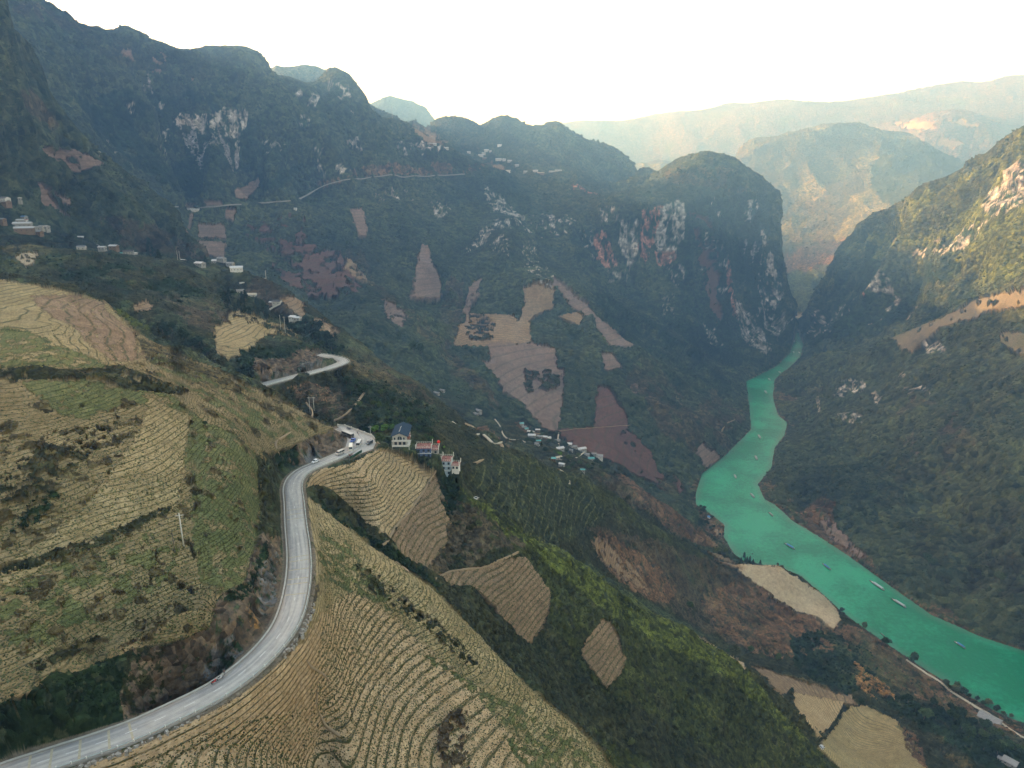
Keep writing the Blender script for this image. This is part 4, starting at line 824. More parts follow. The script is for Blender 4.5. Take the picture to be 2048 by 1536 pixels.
class MB:
    def __init__(s): s.v = []; s.f = []
    def add(s, V, F, M=None):
        b = len(s.v)
        for p in V: s.v.append(tuple(M@Vector(p)) if M else tuple(p))
        s.f += [tuple(b+i for i in f) for f in F]; return s
    def box(s, x0, x1, y0, y1, z0, z1, M=None, tx=0, ty=0):
        V = [(x0, y0, z0), (x1, y0, z0), (x1, y1, z0), (x0, y1, z0), (x0+tx, y0+ty, z1), (x1-tx, y0+ty, z1), (x1-tx, y1-ty, z1), (x0+tx, y1-ty, z1)]
        return s.add(V, [(3, 2, 1, 0), (4, 5, 6, 7), (0, 1, 5, 4), (1, 2, 6, 5), (2, 3, 7, 6), (3, 0, 4, 7)], M)
    def tube(s, P, r, n=6, cap=True):
        rs = r if isinstance(r, (list, tuple)) else [r]*len(P); V = []; F = []
        for i, p in enumerate(P):
            p = Vector(p); a = Vector(P[max(i-1, 0)]); b = Vector(P[min(i+1, len(P)-1)]); d = (b-a).normalized()
            u = d.cross(Vector((0, 0, 1))); u = Vector((1, 0, 0)) if u.length < .05 else u.normalized(); w_ = d.cross(u)
            for k in range(n):
                t_ = 2*PI*k/n; V.append(p+(u*math.cos(t_)+w_*math.sin(t_))*rs[i])
        for i in range(len(P)-1):
            for k in range(n): F.append((i*n+k, i*n+(k+1) % n, (i+1)*n+(k+1) % n, (i+1)*n+k))
        if cap: F += [tuple(range(n))[::-1], tuple(range((len(P)-1)*n, len(P)*n))]
        return s.add(V, F)
    def prism(s, prof, y0, y1, M=None, inset=0):
        """profile in x,z extruded along y"""
        n = len(prof); V = [(x, y0, z) for x, z in prof]+[(x, y1, z) for x, z in prof]
        F = [tuple(range(n)), tuple(range(2*n-1, n-1, -1))]+[(i+n, (i+1) % n+n, (i+1) % n, i) for i in range(n)]
        return s.add(V, F, M)
    def build(s, name, m, parent=None, smooth=False):
        me = bpy.data.meshes.new(name); me.from_pydata(s.v, [], s.f); me.update()
        bm = bmesh.new(); bm.from_mesh(me); bmesh.ops.recalc_face_normals(bm, faces=bm.faces[:]); bm.to_mesh(me); bm.free()
        if smooth: me.polygons.foreach_set('use_smooth', [True]*len(me.polygons))
        me.materials.append(m); o = bpy.data.objects.new(name, me); COL.objects.link(o)
        if parent is not None: o.parent = parent
        return o
def thing(name, label, cat, loc=(0, 0, 0), rz=0, group=None):
    o = bpy.data.objects.new(name, None); COL.objects.link(o); o.location = loc; o.rotation_euler = (0, 0, rz)
    o['label'] = label; o['category'] = cat
    if group: o['group'] = group
    o.empty_display_size = .5; return o
def tag(o, label, cat, group=None):
    o['label'] = label; o['category'] = cat
    if group: o['group'] = group
    return o
_kids = {}
def copy_tree(o, kids=None):
    c = o.copy(); COL.objects.link(c)
    for ch, sub in (kids if kids is not None else KIDS(o)):
        q = copy_tree(ch, sub); q.parent = c
    return c
def KIDS(o):
    return [(ch, KIDS(ch)) for ch in o.children]
ORD = 'leftmost second third fourth fifth sixth seventh eighth ninth tenth eleventh twelfth thirteenth fourteenth fifteenth sixteenth seventeenth eighteenth nineteenth twentieth twenty-first twenty-second twenty-third twenty-fourth twenty-fifth twenty-sixth twenty-seventh twenty-eighth'.split()
def ordl(i): return 'leftmost' if i == 0 else ORD[i]+' from the left'
def up(px, py, z):
    az, e = ray(px, py); rho = z/float(e); return Vector((rho*math.sin(az), rho*math.cos(az), z))
RND = random.Random(5)
# ------------------------------------------------------------------ the road
def ribbon(name, P, hw, m, lift=0.0, thick=.4, cross=None, attrs=True, kind='structure', parent=None):
    P = [Vector(p) for p in P]; n = len(P); V = []; al = []; ac = []; s_ = 0
    K = [-1, -.5, 0, .5, 1]
    for i, p in enumerate(P):
        d = (P[min(i+1, n-1)]-P[max(i-1, 0)]); d.z = 0; d.normalize(); u = Vector((d.y, -d.x, 0))
        if i: s_ += (P[i]-P[i-1]).length
        h = hw[i] if isinstance(hw, list) else hw
        for k in K: V.append(p+u*h*k+Vector((0, 0, lift+(0.04*(1-k*k) if hw is not None else 0)))); al.append(s_); ac.append(k)
        for k in (1.02, -1.02): V.append(p+u*h*k+Vector((0, 0, lift-thick))); al.append(s_); ac.append(k)
    F = []; w_ = 7
    for i in range(n-1):
        a = i*w_; b = a+w_
        for k in range(4): F.append((a+k, a+k+1, b+k+1, b+k))
        F.append((a+4, a+5, b+5, b+4)); F.append((a+6, a, b, b+6))
    me = bpy.data.meshes.new(name); me.from_pydata(V, [], F)
    for nm, arr in (('along', al), ('across', ac)):
        a = me.attributes.new(nm, 'FLOAT', 'POINT'); a.data.foreach_set('value', np.array(arr, np.float32))
    me.polygons.foreach_set('use_smooth', [True]*len(F)); me.update()
    bm = bmesh.new(); bm.from_mesh(me); bmesh.ops.recalc_face_normals(bm, faces=bm.faces[:]); bm.to_mesh(me); bm.free()
    me.materials.append(m); o = bpy.data.objects.new(name, me); COL.objects.link(o)
    if parent is not None: o.parent = parent
    elif kind: o['kind'] = kind
    return o
def road_material():
    m, nt, bs = new_mat('road concrete'); L = nt.links.new
    al = N(nt, 'ShaderNodeAttribute', attribute_name='along'); ac = N(nt, 'ShaderNodeAttribute', attribute_name='across'); g = N(nt, 'ShaderNodeNewGeometry')
    n = N(nt, 'ShaderNodeTexNoise'); n.inputs['Scale'].default_value = .5; n.inputs['Detail'].default_value = 6; L(g.outputs['Position'], n.inputs['Vector'])
    cx = N(nt, 'ShaderNodeCombineXYZ'); L(mathn(nt, 'MULTIPLY', al.outputs['Fac'], .03), cx.inputs[0]); L(mathn(nt, 'MULTIPLY', ac.outputs['Fac'], 2.2), cx.inputs[1])
    n2 = N(nt, 'ShaderNodeTexNoise'); n2.inputs['Scale'].default_value = 1.6; n2.inputs['Detail'].default_value = 5; L(cx.outputs[0], n2.inputs['Vector'])
    mr = N(nt, 'ShaderNodeMapRange'); L(mathn(nt, 'ADD', n2.outputs[0], mathn(nt, 'MULTIPLY', ac.outputs['Fac'], -.10)), mr.inputs[0]); mr.inputs[1].default_value = .40; mr.inputs[2].default_value = .62
    mx = N(nt, 'ShaderNodeMix', data_type='RGBA'); L(mr.outputs[0], mx.inputs[0]); mx.inputs[6].default_value = (.42, .395, .35, 1); mx.inputs[7].default_value = (.29, .28, .26, 1)
    tr_ = mathn(nt, 'SUBTRACT', mathn(nt, 'ABSOLUTE', ac.outputs['Fac']), .48); tk = mathn(nt, 'MULTIPLY', mathn(nt, 'COSINE', mathn(nt, 'MULTIPLY', ac.outputs['Fac'], 14.0)), .06)
    ed = N(nt, 'ShaderNodeMapRange'); L(mathn(nt, 'ABSOLUTE', ac.outputs['Fac']), ed.inputs[0]); ed.inputs[1].default_value = .86; ed.inputs[2].default_value = 1.0
    k = mathn(nt, 'ADD', mathn(nt, 'MULTIPLY_ADD', n.outputs[0], .5, .75), tk)
    mul = N(nt, 'ShaderNodeVectorMath', operation='SCALE'); L(mx.outputs[2], mul.inputs[0]); L(k, mul.inputs['Scale'])
    mx3 = N(nt, 'ShaderNodeMix', data_type='RGBA'); L(mathn(nt, 'MULTIPLY', ed.outputs[0], mathn(nt, 'MULTIPLY', n.outputs[0], 1.1)), mx3.inputs[0]); L(mul.outputs[0], mx3.inputs[6]); mx3.inputs[7].default_value = (.30, .24, .16, 1)
    L(mx3.outputs[2], bs.inputs['Base Color']); bs.inputs['Roughness'].default_value = .85
    return m
RM = road_material()
def densify(P, step):
    P = [Vector(p) for p in P]; out = [P[0]]
    for a, b in zip(P[:-1], P[1:]):
        L_ = (b-a).length; n = max(1, int(L_/step))
        for i in range(1, n+1): out.append(a.lerp(b, i/n))
    return out
RP1 = densify(ROADW, 2.0); RP2 = densify(ROAD2W, 2.5)
def smooth_pts(P, it=6):
    P = [Vector(p) for p in P]
    for _ in range(it): P = [P[0]]+[(P[i-1]+P[i]*2+P[i+1])/4 for i in range(1, len(P)-1)]+[P[-1]]
    return P
RP1 = smooth_pts(RP1); RP2 = smooth_pts(RP2)
road1 = ribbon('road', RP1, ROAD_HW, RM, lift=.06, thick=.5); road2 = ribbon('road', RP2, ROAD_HW+.3, RM, lift=.06, thick=.8)
lot = MB(); lp = [Vector((x, y, -140.02)) for x, y, z in LOT]; lot.add(lp+[p-Vector((0, 0, .6)) for p in lp], [tuple(range(len(lp)))]+[(i, (i+1) % len(lp), (i+1) % len(lp)+len(lp), i+len(lp)) for i in range(len(lp))])
lo_ = lot.build('parking_area', RM); lo_['kind'] = 'structure'
def frame_at(P, i):
    d = P[min(i+1, len(P)-1)]-P[max(i-1, 0)]; d.z = 0; d.normalize(); return d, Vector((d.y, -d.x, 0))
WHITE = mat('faded white paint', (.62, .61, .57), var=.35, scale=3); YEL = mat('yellow road paint', (.40, .35, .24), var=.35, scale=2)
mk = MB()
for i in range(4, len(RP1)-14, 4):
    d, u = frame_at(RP1, i); p = RP1[i]+Vector((0, 0, .125)); a = p-d*1.3; b = p+d*1.3
    mk.add([a-u*.11, a+u*.11, b+u*.11, b-u*.11], [(0, 1, 2, 3)])
mk.build('centre_line', WHITE, road1)
mk = MB()
def near_i(px, py):
    return min(range(len(RP1)), key=lambda i: (lambda q: math.hypot(q[0]-px, q[1]-py))([float(t) for t in to_px(*RP1[i])]))
for px, py in [(52, 1537), (108, 1515), (160, 1496), (211, 1478), (262, 1461), (598, 1112), (598, 1126), (598, 1141), (597, 1157), (594, 1172), (590, 1190), (590, 1020), (590, 1030), (591, 1040)]:
    i = near_i(px, py); d, u = frame_at(RP1, i); p = RP1[i]+Vector((0, 0, .115)); mk.add([p-u*3.4-d*.28, p+u*3.4-d*.28, p+u*3.4+d*.28, p-u*3.4+d*.28], [(0, 1, 2, 3)])
mk.build('speed_bar', YEL, road1)
CONC = mat('pale concrete', (.40, .38, .33), var=.3, scale=.8); DCONC = mat('weathered concrete', (.27, .255, .22), var=.35, scale=.7)
def offset(P, d_): return [P[i]+frame_at(P, i)[1]*d_ for i in range(len(P))]
gut = ribbon('gutter', offset(RP1, -4.25), .28, CONC, lift=.12, thick=.4); 
gut2 = ribbon('gutter', offset(RP2, -4.7), .3, CONC, lift=.12, thick=.5)
def barrier(P, off, label, rail=True, a=0, b=None, step=2):
    Q = offset(P, off)[a:b]; t = thing('roadside_barrier', label, 'barrier', Q[0]); o0 = Q[0]
    mb = MB(); base = MB()
    loc = [q-o0 for q in Q]
    posts = loc[::step][:98]
    proto = MB().box(-.16, .16, -.16, .16, -.4, .95, tx=.03, ty=.03).build('post', WHITE, t); proto.location = posts[0]
    for q in posts[1:]:
        c = proto.copy(); COL.objects.link(c); c.parent = t; c.location = q
    mb.tube([q+Vector((0, 0, .62)) for q in loc], .10, 5); mb.build('rail', mat('pale green painted rail', (.40, .47, .44), rough=.5, var=.2), t)
    for i in range(len(loc)-1):
        pass
    ribbon('kerb', [q for q in loc], .32, DCONC, lift=.22, thick=.7, parent=t)
    return t
barrier(RP1, 4.15, 'long low barrier of white posts along the outer edge of the winding road', b=len(RP1)-26, step=2)
barrier(RP2, 4.7, 'low white barrier on the outer side of the upper bend', step=2)
# rough stone retaining wall below the outer edge on the lower bend
def stone_wall(label, i0, i1, off, w_, h):
    Q = offset(RP1, off)[i0:i1]; t = MB(); rr = random.Random(i0)
    for q in Q:
        for k in range(3):
            s_ = .2+rr.random()*.4; x, y = q.x+rr.uniform(-w_, w_), q.y+rr.uniform(-w_, w_); M = Matrix.Translation((x, y, q.z-.5+rr.uniform(-.3, .3)))@Euler((rr.uniform(-.3, .3), rr.uniform(-.3, .3), rr.uniform(0, 3))).to_matrix().to_4x4()
            t.box(-s_, s_, -s_*.7, s_*.7, -.6, s_*.8, M, tx=.15*s_, ty=.15*s_)
    o = t.build('stone_retaining_wall', mat('pale rubble stone', (.30, .28, .24), var=.45, scale=2)); tag(o, label, 'wall')
iA = near_i(575, 1330); iB = near_i(600, 1260)
stone_wall('rough pale rubble wall on the outside of the lower bend', min(near_i(540, 1300), near_i(597, 1205)), max(near_i(540, 1300), near_i(597, 1205)), 6.0, .9, 1)
stone_wall('rubble edge of pale stones beside the lowest stretch of road', 4, max(8, near_i(400, 1400)), 5.6, .5, 1)
# the road across the far mountainside, the road through the upper village, paths
def drape(pix, step, lift, r0=100, r1=20000):
    out = []
    for a, b in zip(pix[:-1], pix[1:]):
        n = max(1, int(math.hypot(b[0]-a[0], b[1]-a[1])/step))
        for i in range(n): f = i/n; out.append((a[0]+(b[0]-a[0])*f, a[1]+(b[1]-a[1])*f))
    out.append(pix[-1]); W_ = [Vector(ground_at_px(x, y, r0, r1)) for x, y in out]
    W_ = smooth_pts(W_, 2); return [q+Vector((0, 0, lift)) for q in W_]
ribbon('mountain_road', drape([(338,423),(365,420),(400,418),(480,410),(540,406),(592,402),(610,394),(628,383),(650,371),(690,361),(740,359),(800,356),(850,354),(900,351),(950,348),(985,345),(1018,342)], 6, 3.5, 1900, 2800), 4.0, mat('distant pale road', (.27, .26, .25), var=.3, scale=.03), thick=3)
PATHM = mat('trodden earth path', (.27, .20, .12), var=.25, scale=.6, bump=.05); CPATH = mat('concrete footpath', (.42, .38, .30), var=.2, scale=.5)
for nm, pix, wd, m_, (r0, r1) in (
  ('village_road', [(560,612),(540,620),(528,632)], 5.0, CONC, (760,1100)), ('village_road', [(478,565),(505,561),(520,559),(530,556),(524,552)], 4.0, CONC, (900,1250)),
  ('footpath', [(1121,934),(1128,944),(1136,955),(1139,964),(1138,974),(1141,981),(1150,983),(1158,980),(1165,978),(1164,984),(1160,990)], 1.1, CPATH, (560,760)),
  ('footpath', [(904,844),(912,846),(915,854),(914,864),(910,872),(914,876),(930,875),(945,873),(958,868)], 1.1, CPATH, (440,640)),
  ('footpath', [(968,870),(975,874),(980,882),(988,889),(997,889),(1003,884)], 1.1, CPATH, (440,660)),
  ('dirt_road', [(950,926),(965,919),(985,910),(1000,902),(1008,894),(1003,888),(975,868),(950,856),(930,848)], 1.5, PATHM, (420,660)),
  ('footpath', [(870,944),(862,956),(850,978),(835,1000),(820,1022),(803,1040),(788,1058),(780,1074),(778,1084),(765,1092)], .55, PATHM, (280,400)),
  ('footpath', [(752,884),(775,898),(800,905),(830,920),(858,936),(868,946)], .5, PATHM, (330,420)),
  ('footpath', [(728,786),(715,805),(700,822),(685,834),(668,842)], .8, PATHM, (400,640)),
  ('footpath', [(1814,1320),(1830,1332),(1850,1346),(1880,1365),(1905,1386),(1925,1397),(1950,1412),(1985,1432),(2005,1448),(2030,1466),(2060,1482)], 1.5, CPATH, (600,1000)),
  ('footpath', [(613,1322),(622,1335),(640,1344),(652,1352),(658,1362)], .35, PATHM, (150,300)), ('footpath', [(633,1385),(632,1405),(640,1430),(650,1452),(668,1465),(680,1475)], .35, PATHM, (150,300)),
  ('footpath', [(792,1125),(812,1140),(830,1158),(852,1180),(880,1205),(905,1228)], .4, PATHM, (180,330)),
  ('footpath', [(612,806),(626,822),(624,838),(606,852),(580,866),(556,880),(548,888),(556,900),(560,910)], .45, PATHM, (230,460)),
  ('footpath', [(870,1158),(900,1143),(940,1138),(965,1136),(995,1122),(1025,1110),(1050,1096),(1068,1080)], .4, PATHM, (280,420)),
  ('footpath', [(1118,866),(1115,880),(1118,896)], 1.2, CPATH, (700,1100)), ('footpath', [(1140,922),(1152,916),(1162,908),(1172,902)], 1.2, CPATH, (700,1100)), ('footpath', [(990,840),(1000,850),(1002,862),(1012,878),(1040,880),(1052,884)], 1.0, CPATH, (560,1000)),
  ('footpath', [(1118,862),(1160,857),(1200,855),(1260,850)], .45, PATHM, (1100,1500)), ('footpath', [(1440,870),(1450,850),(1470,840)], 1.4, PATHM, (1200,1600)),
  ('ridge_path', [(0,568),(30,568),(64,564),(110,580),(150,592),(205,607)], .4, PATHM, (520,640)),
): ribbon(nm, drape(pix, 5, .6, r0, r1), wd, m_, thick=1.2)
log('roads')
# ------------------------------------------------------------------ houses
WALLS = dict(white=mat('whitewashed wall', (.62, .60, .56), var=.2, scale=.5), grey=mat('bare render wall', (.30, .29, .27), var=.3, scale=.5), cream=mat('cream wall', (.44, .42, .38), var=.2, scale=.5), brown=mat('timber and earth wall', (.19, .13, .085), var=.3, scale=.8), blue=mat('pale blue wall', (.34, .43, .50), var=.15, scale=.4), dblue=mat('blue painted wall', (.07, .11, .22), var=.2, scale=.5))
ROOFS = dict(white=mat('bleached sheet roof', (.52, .52, .52), rough=.45, var=.18, scale=.25), grey=mat('grey cement sheet roof', (.25, .25, .255), rough=.7, var=.3, scale=.3), teal=mat('teal sheet roof', (.10, .33, .34), rough=.5, var=.2, scale=.3), blue=mat('blue sheet roof', (.07, .22, .46), rough=.5, var=.2, scale=.3), slate=mat('dark slate blue sheet roof', (.030, .050, .075), rough=.9, var=.12, scale=.3, spec=.05), red=mat('red tile roof', (.42, .12, .08), var=.25, scale=.8), brown=mat('old brown tile roof', (.13, .085, .07), var=.3, scale=.8), tan=mat('tan sheet roof', (.50, .43, .32), var=.2, scale=.4), dark=mat('dark tile roof', (.075, .07, .07), var=.3, scale=.6))
GLASS = mat('dark window glass', (.03, .035, .04), rough=.15, var=.1, spec=.6); DOORM = mat('timber door', (.12, .07, .04), var=.2)
FLOORM = mat('red terrace floor', (.26, .105, .08), var=.3, scale=.7)
def roof_mesh(w_, d, h, rise, over=.5, style='gable'):
    mb = MB(); a, b = w_/2+over, d/2+over; t = .18
    if style == 'gable':
        mb.prism([(-a, h-.12), (0, h+rise), (a, h-.12), (a, h-.12+t), (0, h+rise+t), (-a, h-.12+t)], -b, b)
    elif style == 'shed':
        mb.prism([(-a, h), (a, h+rise), (a, h+rise+t), (-a, h+t)], -b, b)
    else:
        r = max(b-a, .3); V = [(-a, -b, h), (a, -b, h), (a, b, h), (-a, b, h), (0, -r, h+rise), (0, r, h+rise), (-a, -b, h-t), (a, -b, h-t), (a, b, h-t), (-a, b, h-t)]
        mb.add(V, [(0, 1, 4), (1, 2, 5, 4), (2, 3, 5), (3, 0, 4, 5), (0, 6, 7, 1), (1, 7, 8, 2), (2, 8, 9, 3), (3, 9, 6, 0), (6, 9, 8, 7)])
    return mb
def house(px, py, w_, d, h, roof, wall, rot, label, group=None, rng=(100, 20000), style='gable', rise=None, name='house', win=2):
    g = ground_at_px(px, py, *rng); t = thing(name, label, 'house', (g[0], g[1], g[2]-.3+(2.2 if group and ('upper' in group or 'far left' in group) else 0)), math.radians(rot), group)
    rise = rise or w_*.22
    mb = MB(); mb.box(-w_/2, w_/2, -d/2, d/2, -5, h)
    if style == 'gable': mb.prism([(-w_/2, h), (w_/2, h), (0, h+rise*.96)], -d/2+.01, d/2-.01)
    mb.build('wall', WALLS[wall], t); roof_mesh(w_, d, h, rise, style=style).build('roof', ROOFS[roof], t)
    for k in range(win):
        y = -d/2+(k+.5)*d/win; MB().box(-w_/2-.06, -w_/2+.05, y-.5, y+.5, 1.0, 2.1).build('window', GLASS, t)
    MB().box(-.5, .5, -d/2-.07, -d/2+.05, 0, 2.1).build('door', DOORM, t)
    MB().box(w_*.2, w_*.2+.9, -d/2-.06, -d/2+.05, 1.0, 2.1).build('window', GLASS, t)
    return t
VILL = {
 'riverside': ('village above the river', (700, 1250), [
  (1043,851,7,'teal'),(1048,856,8,'grey'),(1053,861,6,'teal'),(1062,866,12,'white'),(1064,875,13,'white'),(1075,864,8,'white'),(1079,876,9,'grey'),(1089,877,10,'white'),(1096,878,9,'white'),(1076,886,8,'teal'),(1074,892,8,'grey'),(1115,884,9,'grey'),(1138,892,9,'white'),(1149,896,10,'grey'),(1163,901,16,'white'),(1120,901,14,'white'),(1142,903,6,'grey'),(1116,919,10,'tan'),(1108,921,7,'teal'),(1124,929,10,'white'),(1173,911,9,'grey'),(1182,920,11,'teal'),(1188,910,8,'grey'),(1198,915,12,'grey'),(1166,943,6,'teal')]),
 'upper': ('upper roadside village', (880, 1300), [
  (348,528,13,'tan'),(362,528,12,'white'),(373,533,11,'white'),(400,533,14,'white'),(433,528,12,'white'),(443,524,12,'grey'),(436,537,8,'blue'),(446,534,12,'white'),(461,534,11,'grey'),(453,546,15,'white'),(473,545,18,'white'),(424,565,28,'brown'),(482,588,11,'grey'),(505,596,13,'tan')]),
 'lane': ('lane cluster below the pines', (640, 1100), [(545,613,9,'white'),(554,612,15,'dark'),(584,640,11,'white'),(597,644,13,'white')]),
 'left': ('hamlet at far left', (900, 1400), [
  (9,407,17,'grey'),(12,413,14,'grey'),(39,406,6,'white'),(5,449,11,'grey'),(41,448,10,'white'),(51,449,7,'red'),(50,442,9,'blue'),(47,456,24,'white'),(49,465,26,'white'),(74,463,13,'grey'),(85,460,8,'grey'),(93,462,10,'white'),(79,470,10,'grey'),(161,481,10,'white'),(164,502,12,'grey'),(184,500,22,'white'),(205,503,11,'white'),(228,499,13,'white'),(243,515,17,'teal'),(258,510,15,'dark'),(269,514,9,'white')]),
 'pass': ('high saddle hamlet', (2300, 3400), [
  (862,289,6,'white'),(868,290,8,'white'),(877,296,5,'white'),(892,297,7,'white'),(939,305,6,'white'),(972,301,8,'white'),(980,303,4,'white'),(999,292,7,'white'),(967,308,7,'white'),(961,312,9,'white'),(968,318,7,'grey'),(999,320,14,'white'),(1010,320,11,'white'),(1019,322,8,'white'),(1034,332,7,'white'),(1052,343,10,'white'),(1070,343,9,'white'),(1082,347,13,'tan'),(1103,343,12,'white'),(1117,342,12,'white'),(1016,343,8,'tan')]),
}
COLW = {'white': 'pale-roofed', 'grey': 'grey-roofed', 'teal': 'teal-roofed', 'blue': 'blue-roofed', 'red': 'red-roofed', 'brown': 'brown-roofed', 'tan': 'tan-roofed', 'dark': 'dark-roofed'}
for key, (desc, rng, lst) in VILL.items():
    cnt = {}
    for (px, py, wp, rc) in sorted(lst): cnt.setdefault(rc, []).append((px, py))
    for (px, py, wp, rc) in lst:
        g = ground_at_px(px, py, *rng); rho = math.hypot(g[0], g[1]); W_ = max(5.5, wp*rho/FPX*(1.2 if key in ('riverside', 'upper') else 1.05)); hz = 3.6 if W_ < 14 else 4.2
        i = cnt[rc].index((px, py)); nn = len(cnt[rc])
        which = '' if nn == 1 else (', '+ordl(i)+' of that colour')
        lab = '%s house in the %s%s' % (COLW[rc], desc, which)
        dd = min(W_*.62, 8.5); rot = RND.uniform(-25, 25)+90
        house(px, py, dd, W_, hz, rc, RND.choice(['white', 'grey', 'cream', 'grey', 'brown']) if rc != 'brown' else 'cream', rot, lab, 'houses of the '+desc, rng, style=RND.choice(['gable', 'gable', 'shed']) if W_ < 12 else 'gable', rise=dd*.24, win=2 if W_ < 12 else 4)
for (px, py, wp, rc, rot, lab, rng, dd) in (
  (872,784,13,'grey',60,'long grey-roofed shed among bushes below the upper bend',(560,1250),6), (884,777,12,'grey',60,'grey-roofed shed adjoining the long shed below the upper bend',(560,1250),6),
  (957,823,15,'grey',50,'grey-roofed farmhouse alone in trees above the red fields',(560,1250),7), (951,829,10,'grey',50,'low grey annex of the lone farmhouse above the red fields',(560,1250),5),
  (386,421,22,'white',95,'long white building beside the road across the far mountain',(1900,2300),9), (590,419,5,'white',80,'tiny white hut just below the far mountain road',(1900,2400),6),
  (1979,1440,34,'grey',38,'large weathered grey-roofed house beside the riverside path',(650,1000),13), (2020,1528,22,'grey',38,'grey-roofed house at the lower right corner among trees',(560,900),8), (2000,1521,8,'grey',38,'small grey-roofed shed next to the lower right corner house',(560,900),4),
  (1644,1496,4,'white',20,'tiny white hut at the corner of the lower terraced field',(400,800),2.2), (30,553,5,'white',20,'tiny pale hut on the ridge crest at far left',(500,660),2.5), (953,999,3,'white',60,'small white tomb on the green slope below the terraces',(300,420),1.5), (1419,1036,6,'blue',40,'small blue-roofed shelter on the river bank',(850,1300),5)):
    g = ground_at_px(px, py, *rng); rho = math.hypot(g[0], g[1]); W_ = max(1.8, wp*rho/FPX)
    house(px, py, dd, W_, 3.0 if dd > 3 else 1.3, rc, 'grey' if rc == 'grey' else 'white', rot, lab, None, rng, rise=dd*.25, name='hut' if dd < 5 else 'house')
log('villages')
# ------------------------------------------------------------------ the big house and the terrace cafe by the lookout
def heading(a, b): return math.atan2(b.y-a.y, b.x-a.x)
fa, ba = up(798.6, 867.6, -135.5), up(806.4, 845.5, -135.5)
HD = heading(fa, ba)-PI/2
def main_house():
    c = (fa+ba)/2; dpt = min((ba-fa).length, 18); wd = 8.2; zb = -146.3
    t = thing('guest_house', 'tall pale three-storey house with a slate-blue roof beside the road bend', 'house', (c.x, c.y, zb), HD)
    H = 9.0; y0 = -dpt/2
    mb = MB(); mb.box(-wd/2, wd/2, y0, -y0, -2.5, H); mb.prism([(-wd/2, H), (wd/2, H), (0, H+1.9)], y0+.02, -y0-.02); mb.build('wall', WALLS['cream'], t)
    rf = roof_mesh(wd, dpt, H, 2.1, over=1.0).build('roof', ROOFS['slate'], t)
    for yy0, yy1 in ((y0+1, y0+5.5), (y0+6.5, y0+10.5)): MB().tube([(-.35, yy0, H+2.5), (-.15, yy1, H+2.5)], .14, 5).build('roof_pipe', WHITE, rf)
    for z in (3.2, 6.3):
        b = MB().box(-wd/2-.3, wd/2+1.3, y0-1.3, y0, z-.12, z+.12).build('balcony', WHITE, t)
        r = MB(); r.box(-wd/2-.3, wd/2+1.3, y0-1.3, y0-1.2, z+.12, z+1.0); r.box(wd/2+1.2, wd/2+1.3, y0-1.3, y0, z+.12, z+1.0); r.build('parapet', WALLS['white'], b)
        MB().box(wd/2+.003, wd/2+1.4, y0+.1, y0+9, z-.1, z+.1).build('side_gallery', WHITE, t)
    # arched window under the gable
    ar = [(-1.25, 6.45), (1.25, 6.45), (1.25, 7.9)]+[(1.25*math.cos(a), 7.9+1.1*math.sin(a)) for a in [PI*k/8 for k in range(1, 8)]]+[(-1.25, 7.9)]
    w1 = MB().prism(ar, y0-.08, y0+.05).build('arched_window', GLASS, t); MB().box(-.06, .06, y0-.13, y0-.08, 6.45, 8.9).build('mullion', WHITE, w1)
    for x in (-2.9, 2.4): MB().box(x-.45, x+.45, y0-.07, y0+.05, 7.0, 8.3).build('window', GLASS, t)
    for x in (-2.4, .1, 2.5): MB().box(x-.75, x+.75, y0-.07, y0+.05, 3.8, 5.6).build('window', GLASS, t)
    MB().box(-.3, 1.5, y0-.07, y0+.05, .9, 2.1).build('window', GLASS, t); MB().box(-3.2, -2.2, y0-.07, y0+.05, 0, 2.2).build('door', DOORM, t)
    for k in range(4):
        y = y0+2+k*4; MB().box(wd/2-.05, wd/2+.07, y-.6, y+.6, 6.8, 8.3).build('window', GLASS, t); MB().box(wd/2-.05, wd/2+.07, y-.6, y+.6, 3.8, 5.4).build('window', GLASS, t)
    MB().box(wd/2+.1, wd/2+1.6, y0+.4, y0+4.5, 6.5, 9.0).build('side_porch', mat('weathered brick', (.24, .11, .08), var=.3, scale=1), t)
    for x, y in ((wd/2+1.2, y0-1.2), (wd/2+1.2, y0+4.5), (-wd/2-.2, y0-1.2)): MB().box(x-.12, x+.12, y-.12, y+.12, 0, 6.4).build('column', WHITE, t)
    return t
MH = main_house()
